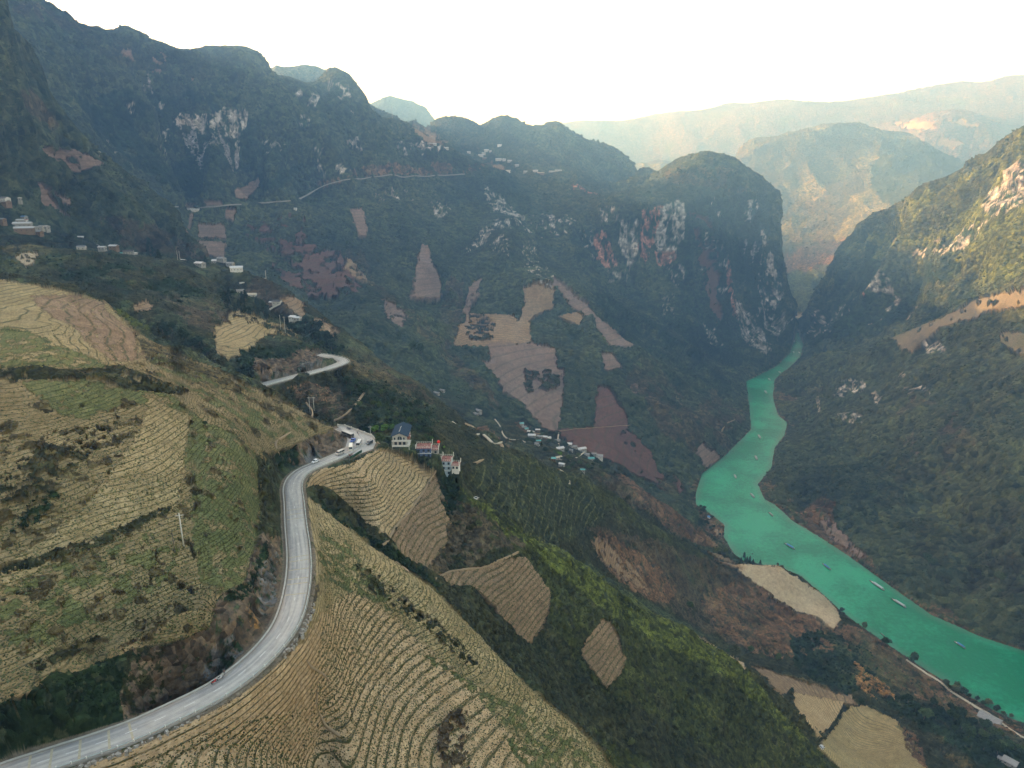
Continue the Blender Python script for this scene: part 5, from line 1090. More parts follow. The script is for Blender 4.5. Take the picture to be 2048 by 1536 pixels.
def terrace_house(px, py, z, w_, d, floors, rot, wall, label, fcol='floor', name='cafe_building'):
    p = up(px, py, z); t = thing(name, label, 'building', p, rot)
    hz = 3.0; top = floors*hz
    MB().box(-w_/2, w_/2, -d/2, d/2, -2.5, top).build('wall', WALLS[wall], t)
    MB().box(-w_/2-.35, w_/2+.35, -d/2-.35, d/2+.35, top, top+.16).build('terrace_floor', FLOORM, t)
    for k in range(1, floors): MB().box(-w_/2-.25, w_/2+.25, -d/2-.5, d/2+.25, k*hz-.09, k*hz+.09).build('floor_slab', WHITE, t)
    r = MB(); a, b = w_/2+.3, d/2+.3; z0 = top+.16
    loop = [(-a, -b), (a, -b), (a, b), (-a, b), (-a, -b)]
    for h in (.55, 1.05): r.tube([(x, y, z0+h) for x, y in loop], .05, 4)
    for (x0, y0), (x1, y1) in zip(loop[:-1], loop[1:]):
        n = max(2, int(math.hypot(x1-x0, y1-y0)/1.2))
        for i in range(n): r.box(x0+(x1-x0)*i/n-.06, x0+(x1-x0)*i/n+.06, y0+(y1-y0)*i/n-.06, y0+(y1-y0)*i/n+.06, z0, z0+1.1)
    r.build('railing', WHITE, t)
    for x, y in ((-a, -b), (a, -b), (a, b)): MB().box(x-.2, x+.2, y-.2, y+.2, z0, z0+2.5).build('corner_post', WHITE, t)
    for k in range(floors):
        n = max(2, int(w_/2.6))
        for i in range(n):
            x = -w_/2+(i+.5)*w_/n; f = MB().box(x-.6, x+.6, -d/2-.08, -d/2+.05, k*hz+.8, k*hz+2.3).build('window', GLASS, t); MB().box(x-.72, x+.72, -d/2-.06, -d/2+.04, k*hz+.62, k*hz+.8).build('sill', WHITE, f)
    return t, top+.16
c1, t1 = terrace_house(849, 911, -152.2, 8.5, 8, 2, HD, 'dblue', 'two-storey cafe with blue walls and red terrace below the slate-roofed house')
c2, t2 = terrace_house(867, 905, -151.5, 6, 7, 1, HD, 'grey', 'low grey cafe wing with red terrace between the blue cafe and the red lantern')
c3, t3 = terrace_house(890, 945, -166.0, 9.0, 8, 3, HD-.1, 'blue', 'tall pale-blue cafe building with orange-red roof terrace')
c4, t4 = terrace_house(874, 925, -160.5, 6, 6, 1, HD-.1, 'blue', 'small pale-blue annex uphill of the tall pale-blue cafe')
c5, t5 = terrace_house(912, 937, -161.5, 4.2, 5, 1, HD-.15, 'white', 'small white viewing terrace at the right end of the cafe row')
def lantern():
    p = up(877.5, 897, -150.5); t = thing('red_lantern', 'big round red lantern on a thin white pole beside the cafe terraces', 'lantern', p)
    MB().tube([(0, 0, -3), (0, 0, 3.6)], .07, 6).build('pole', WHITE, t)
    mb = MB(); R_ = .95; n = 16
    V = [(R_*math.sin(PI*i/8)*math.cos(2*PI*k/n), R_*math.sin(PI*i/8)*math.sin(2*PI*k/n), 4.3+R_*math.cos(PI*i/8)) for i in range(9) for k in range(n)]
    mb.add(V, [(i*n+k, i*n+(k+1) % n, (i+1)*n+(k+1) % n, (i+1)*n+k) for i in range(8) for k in range(n)]); mb.build('globe', mat('bright red fabric', (.75, .025, .015), rough=.6, var=.05), t, True)
lantern()
def awning():
    p = up(709, 914, -140.0); q = up(724, 905, -140.0); t = thing('green_netting_fence', 'dark green netting fence along the outer edge of the lookout car park', 'fence', p, heading(p, q))
    L_ = (q-p).length; MB().box(-L_*.6, L_, -.05, .05, .2, 1.7).build('netting', mat('dark green net', (.02, .06, .035), var=.2), t)
    for k in range(5): MB().tube([(-L_*.6+k*L_*.4, .1, -.5), (-L_*.6+k*L_*.4, .1, 1.9)], .06, 5).build('post', DCONC, t)
awning()
def lot_wall():
    P = [up(676, 852, -140), up(690, 853, -140), up(716, 862, -140), up(743, 872, -140), up(753, 882, -140)]; P = densify(P, 3); o0 = P[0]; t = thing('parapet_wall', 'pale concrete parapet on the far side of the lookout car park', 'wall', o0)
    ribbon('coping', [p-o0 for p in P], .3, CONC, lift=1.0, thick=1.6, parent=t)
    pr = MB().box(-.25, .25, -.25, .25, -.5, 1.35).build('pier', WHITE, t)
    for p in P[1::2]:
        c = pr.copy(); COL.objects.link(c); c.parent = t; c.location = p-o0
lot_wall()
# ------------------------------------------------------------------ poles
def pole(px, py, h, rng, label, cross=True, twin=False, m_=None, r=.16, group=None, face=0.0):
    g = ground_at_px(px, py, *rng); t = thing('utility_pole', label, 'utility pole', g, face, group); mm = m_ or mat('pole concrete', (.50, .49, .45), var=.15)
    xs = (-1.6, 1.6) if twin else (0,)
    for x in xs: MB().tube([(x, 0, -1), (x, 0, h)], [r*1.25, r*.8], 8).build('pole', mm, t, True)
    if cross:
        w_ = 3.0 if twin else 1.3
        ca_ = MB().box(-w_, w_, -.08, .08, h-.9, h-.72).build('crossarm', mm, t)
        for x in (-w_*.9, 0, w_*.9): MB().tube([(x, 0, h-.72), (x, 0, h-.4)], .07, 5).build('insulator', mat('brown ceramic', (.15, .07, .04), rough=.3), ca_)
    return t
pole(367, 1091, 11.5, (140, 260), 'pale concrete power pole with a crossarm standing in the near left field', r=.2, face=.3)
pole(350, 1106, 8, (140, 260), 'thin dark leaning pole beside the pale pole in the near left field', cross=False, m_=mat('old dark timber', (.10, .085, .07)), r=.11)
pole(624, 824, 12, (360, 480), 'twin concrete poles joined by a wide crossarm on the crest above the car park', twin=True, r=.17, face=-.1)
pole(571, 666, 16, (600, 720), 'taller pale pole of the pair on the crest above the orange cutting', cross=True, r=.2)
pole(562, 661, 15, (600, 720), 'shorter pale pole of the pair on the crest above the orange cutting', cross=False, r=.18)
pole(741, 874, 7, (340, 480), 'short white pole at the back of the car park beside the bright trees', cross=True, r=.12)
pole(355, 520, 13, (900, 1300), 'left pole of the pair behind the upper village', cross=False, r=.3); pole(361, 520, 13, (900, 1300), 'right pole of the pair behind the upper village', cross=False, r=.3)
pole(785, 243, 50, (2400, 2800), 'thin tall mast on the far skyline ridge', cross=False, r=.6, m_=mat('mast steel', (.2, .2, .2)))
pole(533, 560, 14, (850, 1250), 'white pole at the outer corner of the upper village road', cross=False, r=.4)
# ------------------------------------------------------------------ vehicles
TYRE = mat('tyre rubber', (.02, .02, .02), rough=.9); RIM = mat('wheel rim', (.4, .4, .42), rough=.3, metal=.8); LAMPM = mat('headlight glass', (.7, .7, .65), rough=.1); TAIL = mat('tail light red', (.4, .02, .02), rough=.3)
def paint(n, c): return mat(n, c, rough=.3, var=.06, spec=.5)
def vehicle(kind, px, py, z, tx, ty, label, col, roofc=None, group='vehicles parked at the lookout'):
    """front of the vehicle points from px,py towards tx,ty"""
    p = up(px, py, z); q = up(tx, ty, z); rz = heading(p, q)
    if kind == 'car': L_, W_, prof, gl = 4.4, 1.8, [(-2.2,.35),(2.2,.35),(2.2,.75),(1.3,.95),(-2.1,1.0),(-2.2,.8)], [(-1.7,.97),(1.1,.95),(.45,1.45),(-1.15,1.5)]
    elif kind == 'suv': L_, W_, prof, gl = 4.7, 1.9, [(-2.35,.4),(2.35,.4),(2.35,.95),(1.4,1.12),(-2.3,1.12)], [(-2.2,1.1),(1.3,1.1),(.6,1.75),(-2.05,1.78)]
    elif kind == 'van': L_, W_, prof, gl = 5.6, 2.0, [(-2.8,.35),(2.8,.35),(2.8,1.0),(2.2,1.3),(1.9,1.3),(-2.8,1.3)], [(-2.78,1.28),(2.1,1.28),(1.3,2.15),(-2.65,2.2)]
    elif kind == 'minibus': L_, W_, prof, gl = 6.8, 2.1, [(-3.4,.35),(3.4,.35),(3.45,1.2),(-3.4,1.2)], [(-3.38,1.19),(3.35,1.19),(2.9,2.5),(-3.3,2.55)]
    elif kind == 'bus': L_, W_, prof, gl = 9.5, 2.5, [(-4.7,.4),(4.7,.4),(4.75,1.5),(-4.7,1.5)], [(-4.68,1.49),(4.7,1.49),(4.45,2.9),(-4.6,2.95)]
    else: L_, W_, prof, gl = 5.2, 1.9, [(-2.6,.45),(2.6,.45),(2.6,1.0),(1.5,1.15),(.2,1.15),(-2.6,1.1)], [(-.5,1.13),(1.4,1.13),(.8,1.75),(-.35,1.78)]
    t = thing('parked_'+{'suv': 'car', 'pickup': 'pickup'}.get(kind, kind), label, {'suv': 'car'}.get(kind, kind), p+Vector((0, 0, .12)), rz, group)
    body = paint(*col); b = MB().prism(prof, -W_/2, W_/2).build('body', body, t)
    md = b.modifiers.new('edge', 'BEVEL'); md.width = .08; md.segments = 2
    MB().prism(gl, -W_/2+.10, W_/2-.10).build('windows', GLASS, t)
    zt = max(z_ for x, z_ in gl); xs = sorted(x for x, z_ in gl if z_ > zt-.12)
    rf = MB().prism([(xs[0]-.06, zt-.05), (xs[-1]+.06, zt-.1), (xs[-1]-.02, zt+.06), (xs[0], zt+.10)], -W_/2+.08, W_/2-.08).build('roof', paint(*(roofc or col)), t)
    pil = MB()
    for sx in (gl[0][0]+.15, (gl[0][0]+gl[1][0])*.5, gl[1][0]*.62): 
        for s in (-1, 1): pil.box(sx-.06, sx+.06, s*(W_/2-.09)-.03, s*(W_/2-.09)+.03, gl[0][1], zt)
    pil.build('pillars', body, t)
    wr = .34 if kind not in ('bus', 'minibus') else .45
    for sx in (-L_*.32, L_*.31):
        for s in (-1, 1):
            wl = MB().add(*cyl(wr, .24, 14), Matrix.Translation((sx, s*(W_/2-.10), wr))).build('wheel', TYRE, t); MB().add(*cyl(wr*.55, .26, 10), Matrix.Translation((sx, s*(W_/2-.10), wr))).build('rim', RIM, wl)
    zl = prof[2][1]-.18
    for s in (-1, 1):
        MB().box(L_/2-.08, L_/2+.03, s*(W_/2-.35)-.18, s*(W_/2-.35)+.18, zl-.1, zl+.08).build('headlight', LAMPM, t); MB().box(-L_/2-.03, -L_/2+.06, s*(W_/2-.22)-.1, s*(W_/2-.22)+.1, zl-.1, zl+.15).build('tail_light', TAIL, t)
    return t
def cyl(r, w_, n):
    V = [(r*math.cos(2*PI*k/n), s*w_/2, r*math.sin(2*PI*k/n)) for s in (-1, 1) for k in range(n)]
    return V, [tuple(range(n)), tuple(range(2*n-1, n-1, -1))]+[(k, k+n, (k+1) % n+n, (k+1) % n) for k in range(n)]
ZL = -140.0
vehicle('car', 631, 925, -137.05, 612, 934, 'white car driving down the road out of the bend', ('white car paint', (.70, .70, .70)), group=None)
vehicle('van', 680, 909, -139.2, 664, 916, 'silver van beside the orange cutting at the entrance of the car park', ('silver van paint', (.38, .36, .33)), group=None)
vehicle('minibus', 702, 899, ZL, 701, 909, 'cream minibus parked nose towards the camera in the lookout car park', ('cream van paint', (.70, .66, .56)))
vehicle('minibus', 718, 891, ZL, 713, 900, 'pale grey minibus with dark windscreen parked right of the cream minibus', ('grey white bus paint', (.52, .51, .48)))
vehicle('bus', 696, 874, ZL-.2, 706, 878, 'dark bus with a grey roof half hidden behind the rock cutting', ('dark bus paint', (.05, .05, .055)), ('grey bus roof', (.36, .35, .33)))
vehicle('pickup', 706, 883, ZL, 701, 889, 'blue pickup truck between the dark bus and the minibuses', ('blue truck paint', (.03, .10, .38)))
vehicle('suv', 739, 888, ZL, 729, 893, 'dark grey car alone at the right end of the car park', ('dark car paint', (.09, .11, .12)), group=None)
def motorbike(loc, rz, label, col, group=None):
    t = thing('motorbike', label, 'motorbike', loc, rz, group)
    for x in (-.62, .62):
        wl = MB().add(*cyl(.30, .10, 14), Matrix.Translation((x, 0, .30))).build('wheel', TYRE, t); MB().add(*cyl(.18, .11, 10), Matrix.Translation((x, 0, .30))).build('rim', RIM, wl)
    MB().prism([(-.75, .55), (-.2, .40), (.25, .35), (.45, .6), (.5, .95), (.3, .85), (.05, .62), (-.7, .72)], -.14, .14).build('body', paint(*col), t)
    MB().prism([(-.7, .73), (.05, .70), (0, .82), (-.65, .84)], -.13, .13).build('seat', TYRE, t)
    MB().tube([(.62, 0, .3), (.45, 0, 1.02)], .04, 6).build('fork', RIM, t); MB().tube([(.40, -.34, 1.05), (.45, 0, 1.02), (.40, .34, 1.05)], .025, 6).build('handlebar', TYRE, t)
    MB().box(.5, .6, -.09, .09, .82, .98).build('headlight', LAMPM, t)
    return t
RB_ = ('red bike paint', (.55, .03, .02)); KB_ = ('black bike paint', (.03, .03, .03))
# ------------------------------------------------------------------ people
def skinned(name, V, E, R, m, parent=None, sub=1):
    me = bpy.data.meshes.new(name); me.from_pydata(V, E, []); o = bpy.data.objects.new(name, me); COL.objects.link(o)
    sk = o.modifiers.new('skin', 'SKIN'); sk.use_smooth_shade = True; o.modifiers.new('sub', 'SUBSURF').levels = sub
    for i, r in enumerate(R): me.skin_vertices[0].data[i].radius = (r, r*.85) if isinstance(r, float) else r
    me.skin_vertices[0].data[0].use_root = True
    dg = bpy.context.evaluated_depsgraph_get(); m2 = bpy.data.meshes.new_from_object(o.evaluated_get(dg)); bpy.data.objects.remove(o)
    o = bpy.data.objects.new(name, m2); m2.materials.clear(); m2.materials.append(m); COL.objects.link(o)
    if parent: o.parent = parent
    return o
SKINM = mat('skin', (.35, .20, .13), var=.05); HAIRM = mat('black hair', (.012, .010, .009))
def figure(pose='stand'):
    t = bpy.data.objects.new('person', None); COL.objects.link(t)
    if pose == 'stand':
        hip, kn, ft = [(-.10, 0, .90), (.10, 0, .90)], [(-.11, .02, .50), (.12, .04, .50)], [(-.12, 0, .09), (.14, .06, .09)]
        sh = [(-.19, 0, 1.40), (.19, 0, 1.40)]; el = [(-.25, .02, 1.13), (.25, .02, 1.13)]; ha = [(-.22, .14, .90), (.24, .12, .90)]; lean = 0.0
    else:
        hip, kn, ft = [(-.11, -.05, .80), (.11, -.05, .80)], [(-.22, .34, .72), (.22, .34, .72)], [(-.2, .28, .30), (.2, .28, .30)]
        sh = [(-.19, .08, 1.28), (.19, .08, 1.28)]; el = [(-.28, .28, 1.10), (.28, .28, 1.10)]; ha = [(-.32, .48, 1.05), (.32, .48, 1.05)]; lean = .1
    pz = hip[0][2]; V = [(0, hip[0][1], pz+.03), (0, sh[0][1]*.5, pz+.28), (0, sh[0][1], sh[0][2]), (0, sh[0][1]+.02, sh[0][2]+.13), (0, sh[0][1]+.04, sh[0][2]+.25), (0, sh[0][1]+.04, sh[0][2]+.36)]
    E = [(0, 1), (1, 2), (2, 3), (3, 4), (4, 5)]; R = [.14, .125, .14, .055, .095, .07]
    for s in (0, 1):
        b = len(V); V += [hip[s], kn[s], ft[s], (ft[s][0], ft[s][1]+.14, ft[s][2]-.04)]; E += [(0, b), (b, b+1), (b+1, b+2), (b+2, b+3)]; R += [.095, .06, .045, .035]
        b = len(V); V += [sh[s], el[s], ha[s], (ha[s][0], ha[s][1]+.06, ha[s][2]-.05)]; E += [(2, b), (b, b+1), (b+1, b+2), (b+2, b+3)]; R += [.06, .045, .032, .03]
    skinned('body', V, E, R, SKINM, t)
    sv = [V[0], V[1], V[2]]; se = [(0, 1), (1, 2)]; sr = [.165, .15, .155]
    for s in (0, 1): b = len(sv); sv += [sh[s], el[s]]; se += [(2, b), (b, b+1)]; sr += [.085, .065]
    skinned('shirt', sv, se, sr, SKINM, t)
    tv = [V[0]]; te = []; tr_ = [.15]
    for s in (0, 1): b = len(tv); tv += [hip[s], kn[s], (ft[s][0], ft[s][1], ft[s][2]+.05)]; te += [(0, b), (b, b+1), (b+1, b+2)]; tr_ += [.115, .08, .065]
    skinned('trousers', tv, te, tr_, SKINM, t)
    h = V[5]; skinned('hair', [(h[0], h[1]-.03, h[2]-.06), (h[0], h[1]-.02, h[2]+.03)], [(0, 1)], [.095, .08], HAIRM, t)
    return t
P_ST = figure('stand'); P_SIT = figure('sit')
CLOTH = {k: mat(k+' cloth', c, var=.1) for k, c in dict(red=(.45, .04, .03), white=(.65, .64, .6), black=(.02, .02, .022), blue=(.05, .10, .30), grey=(.2, .2, .2), yellow=(.55, .38, .06), navy=(.02, .03, .07), pink=(.55, .2, .25)).items()}
used_p = set()
def person(proto, loc, rz, shirt, trousers, label, group=None):
    if proto.name in used_p: t = copy_tree(proto)
    else: t = proto; used_p.add(proto.name)
    t.location = loc; t.rotation_euler = (0, 0, rz); t['label'] = label; t['category'] = 'person'
    if group: t['group'] = group
    elif 'group' in t: del t['group']
    for ch in t.children:
        st_ = ch.name.split('.')[0]
        if st_ in ('shirt', 'trousers'):
            if t is not proto or True:
                ch.data = ch.data.copy(); ch.data.materials[0] = CLOTH[shirt if st_ == 'shirt' else trousers]
    return t
def on_terrace(t, top, x, y): return t.matrix_basis@Vector((x, y, top+.01))
PP = [(c1, t1, -2, 1.0, 'red', 'black', 'person in red shirt on the left of the blue cafe terrace'), (c1, t1, .6, -2.6, 'white', 'navy', 'person in white shirt at the front rail of the blue cafe terrace'), (c1, t1, 2.2, 1.8, 'black', 'black', 'person in black at the back of the blue cafe terrace'),
      (c2, t2, -1.5, .5, 'white', 'black', 'person in white on the grey cafe wing terrace'), (c2, t2, .5, -1.5, 'black', 'grey', 'person in black top on the grey cafe wing terrace'), (c2, t2, 2.0, 1.2, 'pink', 'navy', 'person in pink on the grey cafe wing terrace'),
      (c3, t3, -2.2, 1.5, 'black', 'black', 'person in black on the left of the orange-red roof terrace'), (c3, t3, 1.0, -1.0, 'white', 'black', 'person in white shirt in the middle of the orange-red roof terrace'), (c3, t3, 2.6, 2.0, 'black', 'navy', 'person in dark clothes at the far corner of the orange-red roof terrace'),
      (c5, t5, 0, .5, 'red', 'black', 'person in red on the small white viewing terrace'), (c5, t5, 1.2, -2, 'pink', 'navy', 'person in pink on the small white viewing terrace')]
bpy.context.view_layer.update()
for (t, top, x, y, s1, s2, lab) in PP: person(P_ST, on_terrace(t, top, x, y), RND.uniform(0, 6), s1, s2, lab)
person(P_ST, up(715, 868, ZL), 1, 'black', 'black', 'person in black standing near the far wall of the car park')
person(P_ST, up(717.5, 871, ZL), 2, 'red', 'grey', 'person in red standing near the far wall of the car park')
person(P_ST, up(747, 876, ZL), 2, 'white', 'grey', 'person in white at the right end of the car park wall')
q = up(700, 913, ZL); motorbike(q, 2.2, 'red motorbike parked by the green netting fence, left one', RB_, None)
q2 = up(704, 911.5, ZL); motorbike(q2, 1.9, 'red motorbike parked by the green netting fence, right one', RB_, None)
person(P_ST, up(698, 912, ZL), 1, 'red', 'black', 'person in red beside the motorbikes at the green netting fence')
for k, (px, py) in enumerate(((695, 857.5), (697.5, 858.5), (700, 859.5))): motorbike(up(px, py, ZL), 1.3, 'black motorbike parked at the far wall of the car park, %s' % ('left one', 'middle one', 'right one')[k], KB_, 'motorbikes at the far car park wall')
def rider(px, py, z, tx, ty, lab, lab2, s1, col):
    p = up(px, py, z); q = up(tx, ty, z); rz = heading(p, q); motorbike(p+Vector((0, 0, .1)), rz, lab, col)
    m = Matrix.Rotation(rz, 4, 'Z'); person(P_SIT, p+Vector((0, 0, .12))+m@Vector((-.18, 0, 0)), rz-PI/2, s1, 'black', lab2)
rider(660, 730, -142, 668, 727, 'black motorbike riding round the upper bend', 'person in black riding the motorbike on the upper bend', 'black', KB_)
i = near_i(436, 1360); d, u = frame_at(RP1, i)
for k, (o_, nm) in enumerate(((-.9, 'lower'), (.9, 'upper'))):
    pz = RP1[i]-u*3.0+d*o_; motorbike(pz+Vector((0, 0, .12)), math.atan2(d.y, d.x), 'motorbike standing at the inner edge of the lower bend, %s one' % nm, (RB_, ('white bike paint', (.6, .6, .6)))[k])
person(P_ST, RP1[i]-u*3.3+d*2.4+Vector((0, 0, .1)), 1, 'black', 'grey', 'person in black standing by the two motorbikes at the lower bend')
log('people')
# ------------------------------------------------------------------ boats
DECK = mat('boat deck', (.20, .19, .17), var=.2); HULLB = mat('blue hull', (.04, .12, .22), rough=.5, var=.2); HULLG = mat('grey green hull', (.16, .20, .19), rough=.5, var=.2)
def boat(x0, y0, x1, y1, label, can, hullm, wmin=2.6, canopy=True, group='tour boats on the river'):
    a = up(x0, y0, WZ+.1); b = up(x1, y1, WZ+.1); L_ = max((b-a).length, 9 if canopy else 5); c = (a+b)/2; rz = heading(b, a)
    t = thing('tour_boat' if canopy else 'small_boat', label, 'boat', (c.x, c.y, WZ), rz, group if canopy else None)
    W_ = max(wmin, L_*.17); n = 12; V = []; 
    for i in range(n+1):
        u_ = i/n; x = -L_/2+L_*u_; hw = W_/2*(min(1, (1-u_)*3.2)**.7)*(0.75+.25*min(1, u_*4)); sh = .75+.9*max(0, u_-.72)**1.3*3; 
        V += [(x, -hw, sh), (x, -hw*.55, -.35), (x, hw*.55, -.35), (x, hw, sh)]
    F = []
    for i in range(n):
        for k in range(3): F.append((i*4+k, (i+1)*4+k, (i+1)*4+k+1, i*4+k+1))
    F += [(0, 1, 2, 3)]; MB().add(V, F).build('hull', hullm, t)
    Vd = []
    for i in range(n+1): Vd += [(V[i*4][0], V[i*4][1]*.93, V[i*4][2]-.15), (V[i*4][0], V[i*4+3][1]*.93, V[i*4][2]-.15)]
    MB().add(Vd, [(i*2, i*2+2, i*2+3, i*2+1) for i in range(n)]).build('deck', DECK, t)
    if canopy:
        xa, xb = -L_*.40, L_*.22; hw = W_*.46; prof = [(-hw, 2.2), (-hw*.6, 2.55), (0, 2.65), (hw*.6, 2.55), (hw, 2.2), (hw*.6, 2.45), (0, 2.55), (-hw*.6, 2.45)]
        MB().add([(x, y, z) for x in (xa, xb) for y, z in prof], [tuple(range(8)), tuple(range(15, 7, -1))]+[(k, (k+1) % 8, (k+1) % 8+8, k+8) for k in range(8)]).build('canopy', can, t)
        for x in (xa+.2, (xa+xb)/2, xb-.2):
            for s in (-1, 1): MB().box(x-.06, x+.06, s*hw*.93-.06, s*hw*.93+.06, .5, 2.25).build('post', WHITE, t)
        MB().box(L_*.24, L_*.34, -hw*.5, hw*.5, .8, 1.3).build('bench', WHITE, t)
    return t
BR_ = mat('blue canopy', (.03, .20, .48), rough=.5, var=.1); BW_ = mat('pale canopy', (.34, .42, .46), rough=.5, var=.15); BG_ = mat('grey canopy', (.28, .31, .32), var=.15)
for (x0, y0, x1, y1, lab, c, hm) in (
 (1568,1086,1589,1099,'blue-canopied boat in mid river level with the sandy headland',BR_,HULLB), (1644,1127,1661,1140,'blue-canopied boat just downstream of the sandy headland',BR_,HULLG), (1739,1161,1768,1181,'long open-looking pale boat close to the right bank',BW_,HULLG), (1782,1197,1812,1216,'longest pale-canopied boat near the right bank',BW_,HULLB), (1908,1283,1931,1298,'blue-canopied boat nearest the camera at lower right',BR_,HULLG),
 (1537,1025,1546,1033,'grey boat beside the dark right bank below the point',BG_,HULLG), (1500,986,1508,996,'grey boat near the tip of the right-hand point',BG_,HULLG), (1468,949,1472,957,'grey boat nearest the left bank in the wide bend',BG_,HULLG), (1510,911,1514,920,'grey boat in mid river above the point',BG_,HULLG), (1516,869,1521,877,'grey boat in mid river where it narrows',BG_,HULLG), (1529,781,1533,787,'tiny boat in the upper narrow reach, nearer one',BG_,HULLG), (1536,757,1541,761,'tiny boat in the upper narrow reach, farther one',BG_,HULLG), (1557,743,1562,747,'tiny dark boat hugging the right bank below the gorge',BG_,HULLG), (1586,680,1589,684,'tiny dark boat in the gorge mouth, farthest of all',BG_,HULLG), (1586,703,1588,706,'tiny dark boat at the left side of the gorge mouth',BG_,HULLG), (1597,704,1600,707,'tiny dark boat at the right side of the gorge mouth',BG_,HULLG)):
    boat(x0, y0, x1, y1, lab, c, hm)
boat(1761, 1266, 1769, 1273, 'small dark open skiff near the left bank', None, mat('dark wet timber', (.05, .06, .05)), wmin=1.2, canopy=False)
log('boats')
# ------------------------------------------------------------------ trees
def leafmat(name, c1_, c2_):
    m, nt, bs = new_mat(name); L = nt.links.new; g = N(nt, 'ShaderNodeNewGeometry'); oi = N(nt, 'ShaderNodeObjectInfo')
    n = N(nt, 'ShaderNodeTexNoise'); n.inputs['Scale'].default_value = .9; n.inputs['Detail'].default_value = 3; L(g.outputs['Position'], n.inputs['Vector'])
    mr = N(nt, 'ShaderNodeMapRange'); L(mathn(nt, 'ADD', n.outputs[0], mathn(nt, 'MULTIPLY', mathn(nt, 'SUBTRACT', oi.outputs['Random'], .5), .35)), mr.inputs[0]); mr.inputs[1].default_value = .3; mr.inputs[2].default_value = .7
    mx = N(nt, 'ShaderNodeMix', data_type='RGBA'); L(mr.outputs[0], mx.inputs[0]); mx.inputs[6].default_value = (*c1_, 1); mx.inputs[7].default_value = (*c2_, 1); L(mx.outputs[2], bs.inputs['Base Color'])
    bs.inputs['Roughness'].default_value = .8; bs.inputs['Specular IOR Level'].default_value = .15; bs.inputs['Transmission Weight'].default_value = 0
    return m
BARK = mat('bark', (.09, .065, .045), var=.3, scale=3)
def crown(kind, seed, h=6.0, r=3.0, n=420):
    rr = random.Random(seed); mb = MB()
    lobes = [(Vector((rr.uniform(-1, 1)*r*.5, rr.uniform(-1, 1)*r*.5, h*(.55+.3*rr.random()))), r*rr.uniform(.38, .62)) for _ in range(9)]
    for _ in range(n):
        if kind == 'pine':
            u_ = rr.random()**.8; z = h*(.22+.78*u_); R_ = r*(1-u_)**.75*(.75+.25*math.sin(z*4.5))+.15; a = rr.random()*2*PI; q = R_*math.sqrt(rr.uniform(.3, 1)); c = Vector((q*math.cos(a), q*math.sin(a), z-.15*q)); s_ = r*.17
        else:
            c0, lr = rr.choice(lobes); d = Vector((rr.gauss(0, 1), rr.gauss(0, 1), rr.gauss(0, .8))).normalized(); c = c0+d*lr*rr.uniform(.65, 1.05); s_ = r*.15
        s_ *= rr.uniform(.6, 1.35); M = Matrix.Translation(c)@Euler((rr.uniform(-1, 1), rr.uniform(-1, 1), rr.uniform(0, 6))).to_matrix().to_4x4()
        mb.add([(-s_, -s_*.5, 0), (0, -s_*.75, s_*.25), (s_, 0, 0), (.2*s_, s_*.8, s_*.2), (-s_*.8, s_*.5, -.1*s_)], [(0, 1, 3, 4), (1, 2, 3)], M)
    return mb
def raw_build(mb, name, m, parent):
    me = bpy.data.meshes.new(name); me.from_pydata(mb.v, [], mb.f); me.update(); me.materials.append(m); o = bpy.data.objects.new(name, me); COL.objects.link(o); o.parent = parent; return o
LEAF = dict(dark=leafmat('dark foliage', (.010, .024, .010), (.032, .055, .020)), mid=leafmat('green foliage', (.022, .045, .014), (.070, .100, .030)), bright=leafmat('bright foliage', (.035, .09, .010), (.13, .24, .035)), pine=leafmat('pine foliage', (.007, .018, .009), (.022, .042, .018)), olive=leafmat('olive foliage', (.035, .05, .016), (.095, .11, .038)))
PROTO = {}
def tree_proto(kind):
    pk = 'pine' if kind == 'pine' else 'round'
    outs = []
    for s_ in range(3):
        t = bpy.data.objects.new({'pine': 'pine_tree'}.get(kind, 'broadleaf_tree'), None); COL.objects.link(t); 
        raw_build(crown(pk, s_*7+len(kind), h=6, r=1.5 if pk == 'pine' else 2.9, n=460), 'crown', LEAF[kind], t)
        tk = MB().tube([(0, 0, -1.2), (.05, .03, 2), (0, .1, 4.2)], [.22, .16, .06], 6)
        if pk == 'round':
            for a in range(4): tk.tube([(0, 0, 2.0+.3*a), (1.3*math.cos(a*1.7), 1.3*math.sin(a*1.7), 3.6+.2*a)], [.10, .04], 5)
        tk.build('trunk', BARK, t); outs.append(t)
    return outs
used_t = set(); NT = 0
def tree(px, py, hpx, kind, label, group, rng=(100, 20000)):
    global NT
    if kind not in PROTO: PROTO[kind] = tree_proto(kind)
    p = RND.choice(PROTO[kind]); g = ground_at_px(px, py, *rng); rho = math.hypot(g[0], g[1]); H_ = hpx*rho/FPX*1.05
    if p.name in used_t: t = copy_tree(p)
    else: t = p; used_t.add(p.name)
    s_ = H_/6.0*RND.uniform(.8, 1.2); t.scale = (s_*RND.uniform(.85, 1.2), s_*RND.uniform(.85, 1.2), s_); t.location = g; t.rotation_euler = (0, 0, RND.uniform(0, 6)); NT += 1
    t['label'] = label; t['category'] = 'tree'
    if group: t['group'] = group
    elif 'group' in t: del t['group']
    return t
